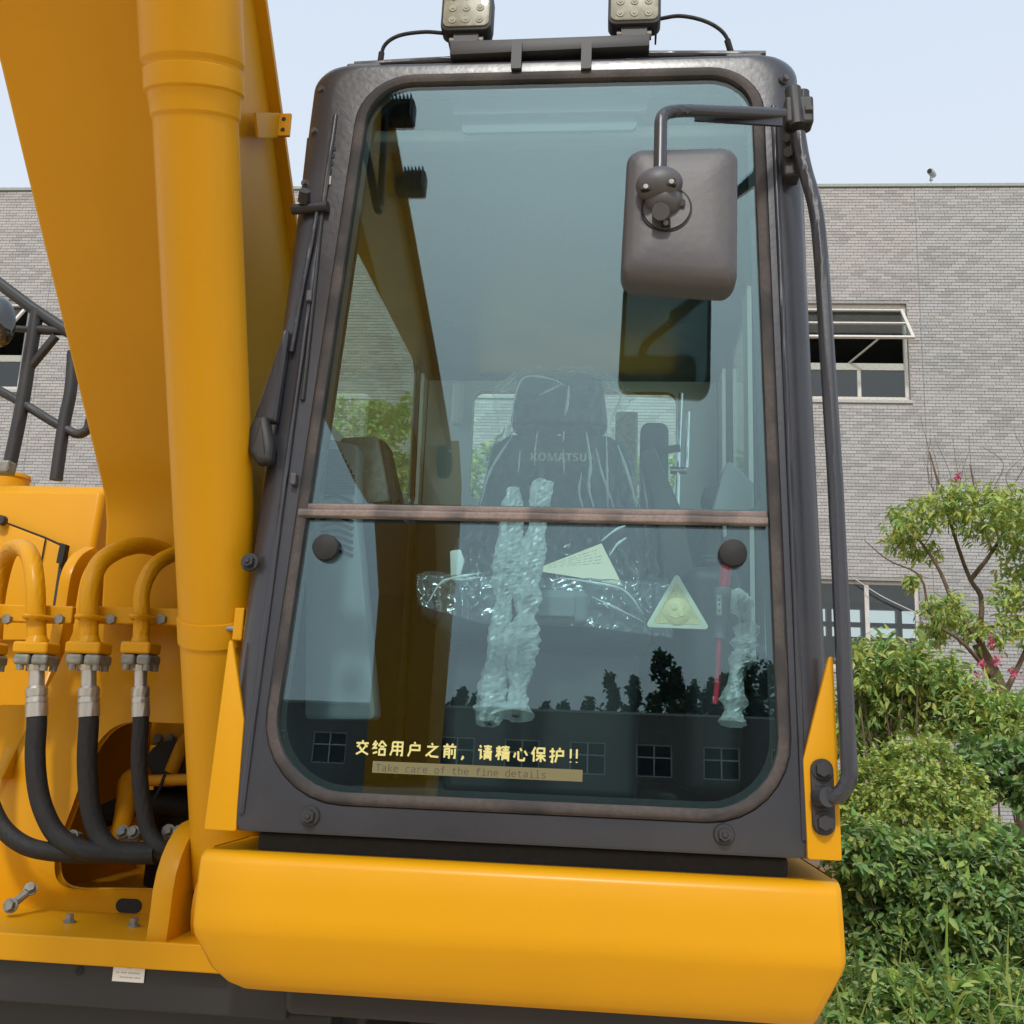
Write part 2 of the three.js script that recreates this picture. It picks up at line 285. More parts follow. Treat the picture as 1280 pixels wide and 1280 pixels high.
  const brickMap = tex(256, (u, v) => { const n = fbm(u, v, 10, 4, 201); return 0.86 + 0.2 * (n - 0.3); }, { metres: 0.4 });
  const brickMat = std(lin(1, 1, 1), { map: brickMap, roughness: 0.9 });
  const tone = (x, y) => { const patch = vn(x * 0.9, y * 2.2, 256, 3) * 0.5 + vn(x * 2.6, y * 8, 256, 5) * 0.5; const q = rnd() * 0.62 + patch * 0.75; let k = q > 0.86 ? rr(0.74, 0.85) : q > 0.66 ? rr(0.86, 0.95) : rr(0.95, 1.04); const warm = rr(-0.012, 0.02); return lin((0.452 + warm * 0.5 + (x < 6.13 ? 0.01 : -0.006)) * k, 0.442 * k, (0.434 - warm * 0.5 - (x < 6.13 ? 0.006 : 0)) * k); };
  const tones = all.map(([x, y]) => tone(x, y));
  const vis = ([x, y]) => { const [px, py] = project(bWorld(x, y, BD)); return px > 1048 && px < 1278 && py > 236 && py < 700 && !(px < 1070 && py < 480) && !(px > 1100 && py > 570); };
  const dist = (k) => bWorld(all[k][0], all[k][1], BD).distanceTo(camera.position);
  const near = new Set(all.map((_, k) => k).filter((k) => vis(all[k]) && all[k][2] > 0.15).sort((p, q) => dist(p) - dist(q)).slice(0, 296));
  const variants = []; for (let k = 0; k < 10; k++) variants.push([]);
  const mats = []; for (let k = 0; k < 10; k++) { const m = brickMat.clone(); const s = k < 2 ? 0.74 + k * 0.06 : k < 4 ? 0.76 + k * 0.045 : 0.9 + k * 0.02; m.color.copy(lin((0.448 + (k % 3) * 0.006) * s, 0.442 * s, (0.434 - (k % 3) * 0.004) * s)); mats.push(m); }
  const inst = new THREE.InstancedMesh(flat, brickMat, all.length - near.size); inst.name = 'brick_field'; inst.userData = { kind: 'stuff' };
  let n = 0; const mt = new THREE.Matrix4();
  all.forEach(([x, y, w], k) => {
    if (near.has(k)) { const q = tones[k].g; let best = 0, bd = 9; mats.forEach((m, i) => { const dd = Math.abs(m.color.g - q) + Math.abs(m.color.r - tones[k].r); if (dd < bd) { bd = dd; best = i; } }); const m = new THREE.Mesh(flat, mats[best]); m.name = 'brick'; m.position.set(x - BB.x, y, 0); m.scale.x = w; b.add(m); return; }
    mt.makeScale(w, 1, 1).setPosition(x - BB.x, y, rr(-0.001, 0.0015)); inst.setMatrixAt(n, mt); inst.setColorAt(n, tones[k]); n++;
  });
  b.add(inst); shadow(b);
}
// surveillance camera on the parapet
{
  const p = bWorld(6.5, 12.49, BD - 0.1);
  const o = thing('surveillance_camera', 'small grey surveillance camera on a thin pole on the brick building roof edge', 'camera', null, p, 0.5);
  const add = (n, g, m) => { const q = new THREE.Mesh(boxUV(g), m); q.name = n; o.add(q); };
  const grey = std(lin(0.42, 0.44, 0.43), { roughness: 0.5 });
  add('pole', cyl(V(0, 0, 0), V(0, 0.16, 0), 0.012, 0.012, 10), grey);
  add('bracket', cyl(V(0, 0.14, 0), V(0.01, 0.24, 0), 0.035, 0.02, 10), grey);
  add('housing', cyl(V(0.13, 0.32, -0.05), V(-0.12, 0.27, 0.07), 0.055, 0.052, 16), grey);
  add('sun_shield', cyl(V(0.14, 0.33, -0.05), V(-0.09, 0.285, 0.06), 0.062, 0.062, 16), grey);
  add('lens', cyl(V(-0.118, 0.27, 0.069), V(-0.128, 0.268, 0.074), 0.046, 0.046, 16), std(lin(0.02, 0.02, 0.025), { roughness: 0.15 }));
  shadow(o);
}

// ---------------------------------------------------------------- what the windscreen mirrors: building and trees on the far side of the yard
{
  const z0 = 36, top = 6.42, BBx = -4;
  const b = thing('yard_building', 'long dark grey workshop with white framed windows across the yard, mirrored in the windscreen', 'building', null, worldOf(V(BBx, 0, z0)), -PSI);
  const put = (name, g, mat, parent = b) => { g = boxUV(Array.isArray(g) ? merge(g) : g); g.translate(-BBx, 0, -z0); const m = new THREE.Mesh(g, mat); m.name = name; parent.add(m); return m; };
  const wall = std(lin(0.20, 0.18, 0.17), { map: rubberMap, roughness: 0.9 });
  const wins = []; for (let k = 0; k < 16; k++) { wins.push([-24 + k * 2.5, -24 + k * 2.5 + 1.35, 4.15, 5.35]); wins.push([-24 + k * 2.5, -24 + k * 2.5 + 1.35, 1.0, 2.6]); }
  put('wall', ext([[-30, 0], [22, 0], [22, top], [-30, top]], 0.3, { holes: wins.map(([a, c, d, e]) => [[a, d], [a, e], [c, e], [c, d]]), o: V(0, 0, z0) }), wall);
  put('body', rbox(-30, 22, 0, top - 0.3, z0 + 0.8, z0 + 10, 0.02), wall);
  put('parapet', rbox(-30.1, 22.1, top, top + 0.1, z0 - 0.06, z0 + 0.4, 0.02), std(lin(0.34, 0.34, 0.33), { roughness: 0.8 }));
  for (const [a, c, d, e] of wins) {
    const x = (a + c) / 2, y = d + (e - d) * 0.6, z = z0 + 0.08;
    const f = put('window', [rbox(a, c, d, d + 0.05, z, z + 0.06), rbox(a, c, e - 0.05, e, z, z + 0.06), rbox(a, a + 0.05, d + 0.05, e - 0.05, z, z + 0.06), rbox(c - 0.05, c, d + 0.05, e - 0.05, z, z + 0.06), rbox(x - 0.025, x + 0.025, d + 0.05, e - 0.05, z + 0.002, z + 0.058), rbox(a + 0.05, c - 0.05, y - 0.025, y + 0.025, z + 0.004, z + 0.056)], std(lin(0.6, 0.6, 0.58), { roughness: 0.6 }));
    put('pane', rbox(a + 0.04, c - 0.04, d + 0.04, e - 0.04, z + 0.028, z + 0.034, 0.001), std(lin(0.03, 0.035, 0.04), { roughness: 0.08 }), f);
  }
  shadow(b);
}
// leaf geometry shared by plants: a bent blade of six triangles
function leafGeo(l, w, bend = 0.15) {
  const p = [], idx = []; const S = [[0, 0.12], [0.3, 0.9], [0.62, 0.85], [1, 0]];
  S.forEach(([t, q]) => { const y = -bend * l * t * t; p.push(-w * q / 2, y + w * 0.12 * q, t * l, 0, y, t * l, w * q / 2, y + w * 0.12 * q, t * l); });
  for (let i = 0; i < 3; i++) { const a = i * 3; for (const k of [0, 1]) idx.push(a + k, a + k + 3, a + k + 4, a + k, a + k + 4, a + k + 1); }
  const g = new THREE.BufferGeometry(); g.setAttribute('position', new THREE.Float32BufferAttribute(p, 3)); g.setIndex(idx); g.computeVertexNormals(); return g;
}
const leafMat = phys(lin(1, 1, 1), { transmission: 0.45, thickness: 0, roughness: 0.8, side: THREE.DoubleSide });
const gloss = phys(lin(1, 1, 1), { transmission: 0.3, thickness: 0, roughness: 0.62, side: THREE.DoubleSide });
const barkMap = tex(256, (u, v) => { const n = fbm(u, v, 6, 5, 301); return [0.30 + 0.22 * n, 0.25 + 0.18 * n, 0.2 + 0.14 * n]; }, { metres: 0.4 });
const bark = std(lin(0.8, 0.8, 0.8), { map: barkMap, roughness: 0.95, bumpMap: barkMap, bumpScale: 0.01 });
function leaves(name, parent, spots, geo, mat) {                    // spots: {p, dir, s, c}
  const im = new THREE.InstancedMesh(geo, mat, spots.length); im.name = name; im.userData = { kind: 'stuff' };
  const m = new THREE.Matrix4(), q = new THREE.Quaternion(), z = V(0, 0, 1), r = new THREE.Quaternion(), s = V();
  spots.forEach((o, i) => { q.setFromUnitVectors(z, o.dir); r.setFromAxisAngle(z, o.roll ?? rr(-0.75, 0.75)); q.multiply(r); s.setScalar(o.s); m.compose(o.p, q, s); im.setMatrixAt(i, m); im.setColorAt(i, o.c); });
  parent.add(im); return im;
}
const dirRnd = (up = 0) => V(rr(-1, 1), rr(-1, 1) + up, rr(-1, 1)).normalize();
function poplar(x, z, h, w, label, group, dens = 1) {
  const o = thing('yard_tree', label, 'tree', group, worldOf(V(x, 0, z)));
  const tr = new THREE.Mesh(boxUV(pipe([V(0, 0, 0), V(rr(-.1, .1), h * 0.5, 0), V(0, h * 0.92, 0)], 1, { smooth: 8, n: 8, rad: (t) => (0.018 * h) * (1 - t) + 0.03 })), bark); tr.name = 'trunk'; o.add(tr);
  const spots = [], tufts = [];
  for (let k = 0; k < 34; k++) { const t = 0.12 + 0.86 * k / 33, R = w * Math.pow(Math.sin(Math.PI * Math.min(1, 0.12 + t * 0.86)), 0.7) * rr(0.45, 1); const a = rr(0, 6.28); tufts.push([V(Math.cos(a) * R * 0.6, t * h, Math.sin(a) * R * 0.6), w * rr(0.28, 0.46) * (1.1 - 0.55 * t)]); }
  for (const [c, r] of tufts) for (let k = 0; k < 110 * dens; k++) { const d = dirRnd(0.3); spots.push({ p: c.clone().addScaledVector(d, r * Math.cbrt(rnd())).add(V(0, r * 0.6 * rr(-1, 1.6), 0)), dir: dirRnd(0.2), s: rr(0.7, 1.3), c: lin(rr(0.03, 0.06), rr(0.06, 0.11), rr(0.02, 0.03)) }); }
  leaves('foliage', o, spots, leafGeo(0.26, 0.18), leafMat); shadow(o);
}
{
  const G = 'trees beyond the workshop across the yard';
  const L = 'dark leafy tree behind the workshop across the yard, mirrored in the windscreen';
  // [pixel of the mirrored crown top, width] -> place from its mirrored direction at the distance of the row
  const mirror = (px, py, z) => { const P = fp(px, py), d = P.clone().sub(toM(eyeW)).normalize(); d.addScaledVector(FN, -2 * d.dot(FN)); return P.addScaledVector(d, (z - P.z) / d.z); };
  for (const [px, py, w, z] of [[763, 846, 1.0, 52], [790, 850, 0.9, 54], [826, 818, 1.5, 52], [843, 838, 1.1, 56], [866, 858, 1.3, 58], [888, 856, 1.3, 57], [908, 850, 1.4, 58], [938, 830, 1.6, 52], [960, 838, 1.8, 54], [736, 878, 1.0, 60], [704, 880, 0.9, 60], [684, 882, 0.9, 62], [580, 864, 0.9, 56], [568, 874, 0.8, 58], [592, 872, 0.8, 58]]) {
    const p = mirror(px, py, z); poplar(p.x, p.z, p.y, w * z / 45, L, G, 0.8);
  }
}

// ---------------------------------------------------------------- excavator: cab front
const ringF = (corners, rad, off, n = 8) => roundPoly(corners, rad, n).map((p) => F(p.x, p.y, off));
const inset = (c, d) => [[c[0][0] + d, c[0][1] + d], [c[1][0] - d, c[1][1] + d], [c[2][0] - d, c[2][1] - d], [c[3][0] + d, c[3][1] - d]];
const GL = [[-0.622, 0.075], [0.298, 0.075], [0.274, 1.578], [-0.548, 1.578]], GR = [0.135, 0.125, 0.09, 0.1];      // visible glass
const OUT = [[-0.722, 0], [0.397, 0], [0.378, 1.658], [-0.690, 1.658]], OR = [0.03, 0.03, 0.062, 0.062];
{
  const rings = [];
  const hole = inset(GL, -0.0205), hr = GR.map((r) => r + 0.02);
  rings.push(ringF(hole, hr, -0.07), ringF(hole, hr, -0.004), ringF(inset(hole, -0.004), hr.map((r) => r + 0.004), 0));
  const C = 0.062; rings.push(ringF([[OUT[0][0] + C, OUT[0][1] + 0.004], [OUT[1][0] - C, OUT[1][1] + 0.004], [OUT[2][0] - C, OUT[2][1] - 0.035], [OUT[3][0] + C, OUT[3][1] - 0.035]], [0.02, 0.02, 0.07, 0.07], 0));
  for (const t of [0.2, 0.4, 0.6, 0.8, 1]) { const s = C * (1 - Math.sin(t * Math.PI / 2)) , q = 0.05 * (1 - Math.cos(t * Math.PI / 2)); rings.push(ringF([[OUT[0][0] + s, OUT[0][1]], [OUT[1][0] - s, OUT[1][1]], [OUT[2][0] - s, OUT[2][1] - 0.035 * (1 - t)], [OUT[3][0] + s, OUT[3][1] - 0.035 * (1 - t)]], OR, -q)); }
  rings.push(ringF(OUT, OR, -0.13));
  rings.push(ringF(inset(OUT, 0.03), OR, -0.13), ringF(inset(GL, -0.0205), hr, -0.07));
  part('cab_front_frame', loft(rings, { crease: 0.5 }), M.charcoal);
  // pressed ridge lines along both pillars
  for (const [u0, u1] of [[-0.665, -0.622], [0.338, 0.318]]) part('pillar_ridge', pipe([F(u0, 0.03, 0.0), F((u0 + u1) / 2, 0.85, 0.002), F(u1, 1.5, 0.0)], 0.006, { smooth: 20, n: 8 }), M.charcoal);
  // rubber gasket round the glass
  const gr = []; for (const [d, o] of [[-0.022, -0.012], [-0.022, 0.003], [-0.018, 0.007], [-0.009, 0.008], [-0.001, 0.005], [0.0, 0.0], [0.0, -0.03]]) gr.push(ringF(inset(GL, d), GR.map((r) => r - d), o));
  part('window_gasket', loft(gr, { crease: 0.8 }), M.gasket);
  // crossbar between the two panes
  const vb = fuv(665, 645).y;
  const cr = (u) => u;
  part('crossbar', [pipe([F(-0.612, vb - 0.004, 0.004), F(0.286, vb - 0.004, 0.004)], 0.0092, { n: 16 }), extF([[-0.612, vb + 0.004], [0.286, vb + 0.004], [0.286, vb + 0.017], [-0.612, vb + 0.017]], 0.016, -0.012, { bevel: 0.003 })], M.bar);
  const split = vb;
  const loop = roundPoly(inset(GL, -0.006), GR, 8);
  const lerpL = (v) => GL[0][0] + (GL[3][0] - GL[0][0]) * (v - GL[0][1]) / (GL[3][1] - GL[0][1]), lerpR = (v) => GL[1][0] + (GL[2][0] - GL[1][0]) * (v - GL[1][1]) / (GL[2][1] - GL[1][1]);
  const upper = [[lerpL(split) - 0.006, split], [lerpR(split) + 0.006, split], [GL[2][0] + 0.006, GL[2][1] + 0.006], [GL[3][0] - 0.006, GL[3][1] + 0.006]];
  const lower = [[GL[0][0] - 0.006, GL[0][1] - 0.006], [GL[1][0] + 0.006, GL[1][1] - 0.006], [lerpR(split) + 0.006, split - 0.002], [lerpL(split) - 0.006, split - 0.002]];
  const pane = (c, r, o = -0.004) => { const g = new THREE.ShapeGeometry(shapeOf(roundPoly(c, r, 8))); const m = new THREE.Matrix4().makeBasis(FU, FV, FN); m.setPosition(F(0, 0, o)); g.applyMatrix4(m); return g; };
  part('inner_layer', pane(upper, [0.004, 0.004, 0.09, 0.1], -0.010), M.innerGlass, part('upper_windscreen', pane(upper, [0.004, 0.004, 0.09, 0.1]), M.glass, ex, 'tinted upper windscreen pane mirroring the sky'));
  part('inner_layer', pane(lower, [0.13, 0.12, 0.004, 0.004], -0.010), M.innerGlass, part('lower_windscreen', pane(lower, [0.13, 0.12, 0.004, 0.004]), M.glass, ex, 'tinted lower windscreen pane with yellow lettering'));
  // black ceramic edge at the pane's lower corners, seen as a darker border
  const er = []; for (const [d, o] of [[-0.004, -0.013], [0.012, -0.013]]) er.push(ringF(inset(GL, d), GR.map((r) => r - d * 0.8), o));
  part('glass_edge_seal', loft(er, { crease: 0.5 }), M.rubber);
  // inner frame of the upper pane: slim dark sash with rounded lower corners
  const su = [[lerpL(split) + 0.004, split + 0.016], [lerpR(split) - 0.004, split + 0.016], [GL[2][0] - 0.002, GL[2][1]], [GL[3][0] + 0.002, GL[3][1]]];
  part('upper_sash', loft([ringF(inset(su, -0.012), [0.01, 0.01, 0.09, 0.1], -0.02), ringF(inset(su, 0.008), [0.03, 0.03, 0.085, 0.095], -0.016), ringF(inset(su, 0.008), [0.03, 0.03, 0.085, 0.095], -0.04)], { crease: 0.5 }), M.black);
  // round rubber stops on the lower pane
  for (const [px, py] of [[408, 685], [916, 692]]) { const p = fp(px, py, 0.0); part('rubber_stop', [cyl(p, p.clone().addScaledVector(FN, 0.012), 0.0265, 0.025, 28), cyl(p.clone().addScaledVector(FN, 0.012), p.clone().addScaledVector(FN, 0.0145), 0.0245, 0.019, 28)], M.rubber); }
  // bolts through the frame
  for (const [px, py] of [[313, 703], [388, 1020], [905, 1043]]) { const p = fp(px, py, 0); part('frame_bolt', [cyl(p, p.clone().addScaledVector(FN, 0.006), 0.019, 0.017, 20), cyl(p.clone().addScaledVector(FN, 0.006), p.clone().addScaledVector(FN, 0.018), 0.012, 0.011, 6), cyl(p.clone().addScaledVector(FN, 0.018), p.clone().addScaledVector(FN, 0.022), 0.006, 0.004, 12)], M.black); }
  for (const [px, py, o] of [[405, 114, -0.016], [396, 166, -0.016], [384, 231, -0.016], [979, 100, -0.004]]) { const p = fp(px, py, o); const d = V(px < 600 ? -0.5 : 0.5, 0.1, 0.85).normalize(); part('pillar_bolt', hexBolt(p, d, 0.008, 0.012), M.plastic); }
}
// wiper gear and trim on the left pillar
{
  const S = (list, o, r, k = 30) => pipe(list.map(([x, y, oo]) => fp(x, y, oo ?? o)), r, { smooth: k, n: 10 });
  part('wiper_arm', [extF(roundPoly([fuv(358, 412), fuv(364, 418), fuv(348, 530), fuv(319, 530)].map((p) => [p.x, p.y]).reverse(), 0.004, 3), 0.03, -0.012, { bevel: 0.009, seg: 3 }), S([[398, 256], [390, 300], [380, 350], [364, 440]], 0.006, 0.005)], M.charcoal);
  const body = extF(roundPoly([fuv(322, 528), fuv(338, 524), fuv(346, 560), fuv(344, 582), fuv(326, 584), fuv(315, 570), fuv(316, 545)].map((p) => [p.x, p.y]).reverse(), 0.008, 4), 0.04, -0.008, { bevel: 0.012, seg: 4 });
  part('wiper_motor_cover', body, M.black);
  part('wiper_blade', [S([[405, 246], [399, 300], [390, 390], [378, 500]], 0.003, 0.0045), S([[412, 215], [404, 262]], 0.003, 0.003)], M.black);
  for (const [x, y] of [[388, 372], [368, 600]]) { const p = fp(x, y, 0.004); part('wiper_clip', rbox(p.x - 0.006, p.x + 0.006, p.y - 0.012, p.y + 0.012, p.z - 0.004, p.z + 0.012, 0.003), M.plastic); }
  part('pillar_hinge', [cyl(fp(366, 262, 0.0), fp(410, 258, 0.012), 0.011, 0.011, 14), cyl(fp(380, 252, 0.01), fp(381, 238, 0.03), 0.014, 0.012, 14)], M.black);
  for (let k = 0; k < 5; k++) { const p = fp(418 - k * 1.6, 186 + k * 9, 0.001); part('vent_slot', rbox(p.x - 0.003, p.x + 0.003, p.y - 0.005, p.y + 0.005, p.z - 0.004, p.z + 0.001, 0.001), M.rubber); }
  const p = fp(411, 226, 0.001); part('pillar_tag', rbox(p.x - 0.006, p.x + 0.006, p.y - 0.011, p.y + 0.011, p.z - 0.002, p.z + 0.003, 0.002), M.zinc);
}
// yellow trim plates on the lower corners of the cab
{
  const P = (list, o) => list.map(([x, y]) => { const q = fuv(x, y, o); return [q.x, q.y]; });
  part('corner_trim', extF(roundPoly(P([[290, 785], [307, 900], [297, 1039], [257, 1037]], -0.01).reverse(), 0.004, 3), 0.014, -0.014, { bevel: 0.003 }), M.yellow);
  part('corner_trim', extF(roundPoly(P([[1040, 804], [1052, 1076], [1009, 1074], [1003, 950]], 0.002).reverse(), 0.004, 3), 0.02, -0.012, { bevel: 0.003 }), M.yellow);
}
// roof, walls and linings of the cab
{
  const yT = 3.0, zb = -3.56;
  const rq = (d, y1, z, r) => roundPoly([[-0.705 + d, 2.80], [0.385 - d, 2.80], [0.372 - d, y1], [-0.684 + d, y1]], [0.004, 0.004, r, r], 8).map((p) => V(p.x, p.y, z));
  part('cab_roof', loft([rq(0.012, 2.985, -2.02, 0.06), rq(0.006, 3.005, -2.06, 0.07), rq(0.004, 3.03, -2.35, 0.09), rq(0.004, 3.035, -2.9, 0.09), rq(0.006, 3.01, -3.45, 0.09), rq(0.03, 2.96, -3.56, 0.07)], { cap1: true, crease: 0.6 }), M.charcoal);
  part('roof_gutter', pipe([F(-0.60, 1.655, -0.03), F(-0.35, 1.663, -0.03), F(0.05, 1.663, -0.03), F(0.31, 1.655, -0.03)], 0.0075, { smooth: 24, n: 10 }), M.charcoal);
  for (const u of [-0.575, 0.262]) part('roof_boss', [rbox(u - 0.04, u + 0.04, 2.99, 3.006, -2.06, -1.985, 0.0075, 3)], M.plastic);
  const wallProf = [[1.36, -2.0], [2.88, -2.08], [2.88, -3.54], [1.36, -3.54]];
  const winL = roundPoly([[2.26, -2.10], [2.84, -2.14], [2.84, -3.44], [2.30, -3.47]], 0.06, 5).map((p) => [p.x, p.y]);
  const winR = roundPoly([[1.75, -2.12], [2.84, -2.16], [2.84, -2.72], [1.75, -2.72]], 0.06, 5).map((p) => [p.x, p.y]);
  const winR2 = roundPoly([[2.2, -2.82], [2.84, -2.82], [2.84, -3.38], [2.2, -3.38]], 0.06, 5).map((p) => [p.x, p.y]);
  part('cab_side_wall', extX(wallProf, -0.722, -0.70, { holes: [winL] }), M.charcoal);
  part('cab_side_lining', extX(wallProf, -0.697, -0.685, { holes: [winL] }), M.lining);
  part('cab_side_window', extX(winL, -0.712, -0.707, {}), M.sideGlass);
  part('cab_door', extX(wallProf, 0.375, 0.397, { holes: [winR, winR2] }), M.charcoal);
  part('door_lining', extX(wallProf, 0.360, 0.372, { holes: [winR, winR2] }), M.lining);
  part('door_window', extX(winR, 0.384, 0.389, {}), M.sideGlass);
  part('door_window', extX(winR2, 0.384, 0.389, {}), M.sideGlass);
  const rw = roundPoly([[-0.515, 2.36], [0.215, 2.36], [0.215, 2.765], [-0.515, 2.765]], 0.035, 5);
  part('cab_rear_wall', ext([[-0.69, 1.36], [0.365, 1.36], [0.365, 2.88], [-0.69, 2.88]], 0.03, { holes: [rw], o: V(0, 0, -3.56) }), M.charcoal);
  part('rear_lining', ext([[-0.68, 1.36], [0.355, 1.36], [0.355, 2.88], [-0.68, 2.88]], 0.012, { holes: [rw], o: V(0, 0, -3.526) }), M.lining);
  part('rear_window', ext(rw, 0.005, { o: V(0, 0, -3.545) }), M.sideGlass);
  part('ceiling_lining', rbox(-0.66, 0.345, 2.895, 2.925, -3.50, -2.12, 0.012), M.lining);
  part('roof_hatch_cover', rbox(-0.46, 0.14, 2.882, 2.893, -3.1, -2.45, 0.02, 3), M.lining);
  part('cab_floor', rbox(-0.69, 0.365, 1.36, 1.40, -3.53, -2.0, 0.01), M.plastic);
  part('cab_skirt', rbox(-0.648, 0.318, 1.29, 1.358, -3.4, -1.935, 0.012), M.rubber);
  part('sun_visor', [extF(roundPoly([[-0.372, 1.53], [0.058, 1.53], [0.058, 1.58], [-0.372, 1.58]], 0.008, 3), 0.012, -0.055), extF(roundPoly([[-0.352, 1.495], [0.035, 1.495], [0.035, 1.54], [-0.352, 1.54]], 0.012, 3), 0.012, -0.072)], M.black);
}
// ---------------------------------------------------------------- work lights on the roof
{
  const barO = 0.006;
  const a = fuv(563, 52, barO), b = fuv(812, 44, barO);
  const lb = part('light_bar', [extF(roundPoly([[a.x, a.y - 0.034], [b.x, b.y - 0.026], [b.x, b.y + 0.004], [a.x, a.y + 0.002]], 0.004, 3), 0.04, barO - 0.04, { bevel: 0.003 })], M.black);
  for (const px of [646, 733]) { const q = fuv(px, 72, barO); part('strut', extF(roundPoly([[q.x - 0.011, q.y - 0.035], [q.x + 0.011, q.y - 0.035], [q.x + 0.011, q.y + 0.036], [q.x - 0.011, q.y + 0.036]], 0.003, 3), 0.012, barO - 0.002), M.black, lb); }
  const lamp = (px, py, half) => {                                      // px, py the lower middle of the housing
    const q = fuv(px, py, 0.0), hh = 0.088, w = 0.058, O = -0.01, u = q.x, v = q.y;
    const hs = part('work_light', [extF(roundPoly([[u - w, v], [u + w, v], [u + w, v + hh * 1.25], [u - w, v + hh * 1.25]], 0.018, 5), 0.045, O - 0.045, { bevel: 0.006 }),
      ...[0, 1, 2, 3, 4, 5, 6].map((k) => extF([[u - w + 0.012 + k * 0.0155, v + 0.004], [u - w + 0.016 + k * 0.0155, v + 0.004], [u - w + 0.016 + k * 0.0155, v + 0.1], [u - w + 0.012 + k * 0.0155, v + 0.1]], 0.03, O - 0.074))], M.black);
    part('lens', extF(roundPoly([[u - w + 0.006, v + 0.008], [u + w - 0.006, v + 0.008], [u + w - 0.006, v + hh * 1.25 - 0.008], [u - w + 0.006, v + hh * 1.25 - 0.008]], 0.014, 5), 0.004, O - 0.001, { bevel: 0.001 }), M.lens, hs);
    for (let i = 0; i < 3; i++) for (let j = 0; j < 3; j++) { const c = F(u + (i - 1) * 0.031, v + 0.024 + j * 0.031, O + 0.0032); part('led', [cyl(c, c.clone().addScaledVector(FN, 0.0016), 0.009, 0.0085, 14), cyl(c.clone().addScaledVector(FN, 0.0014), c.clone().addScaledVector(FN, 0.003), 0.0045, 0.004, 4)], M.led, hs); }
    part('bracket', extF(roundPoly([[u - 0.025, v - 0.035], [u + 0.025, v - 0.035], [u + 0.03, v + 0.008], [u - 0.03, v + 0.008]], 0.004, 3), 0.03, O - 0.04), M.black, hs);
    for (const s of [-1, 1]) part('bolt', cyl(F(u + s * 0.026, v - 0.012, O - 0.024), F(u + s * 0.038, v - 0.012, O - 0.024), 0.0105, 0.0105, 12), M.zinc, hs);
  };
  lamp(581, 33); lamp(793, 25);
  part('lamp_cable', [pipe([fp(560, 42, -0.03), fp(530, 40, -0.02), fp(495, 46, -0.015), fp(480, 58, -0.02), fp(476, 79, -0.03)], 0.0042, { smooth: 30, n: 10 }), pipe([fp(477, 66, -0.026), fp(475, 80, -0.03)], 0.007, { n: 10 })], M.rubber);
  part('lamp_cable', [pipe([fp(822, 24, -0.03), fp(850, 20, -0.02), fp(885, 28, -0.015), fp(905, 42, -0.02), fp(914, 62, -0.03), fp(915, 72, -0.035)], 0.0042, { smooth: 30, n: 10 }), pipe([fp(909, 50, -0.024), fp(915, 70, -0.035)], 0.007, { n: 10 })], M.rubber);
}
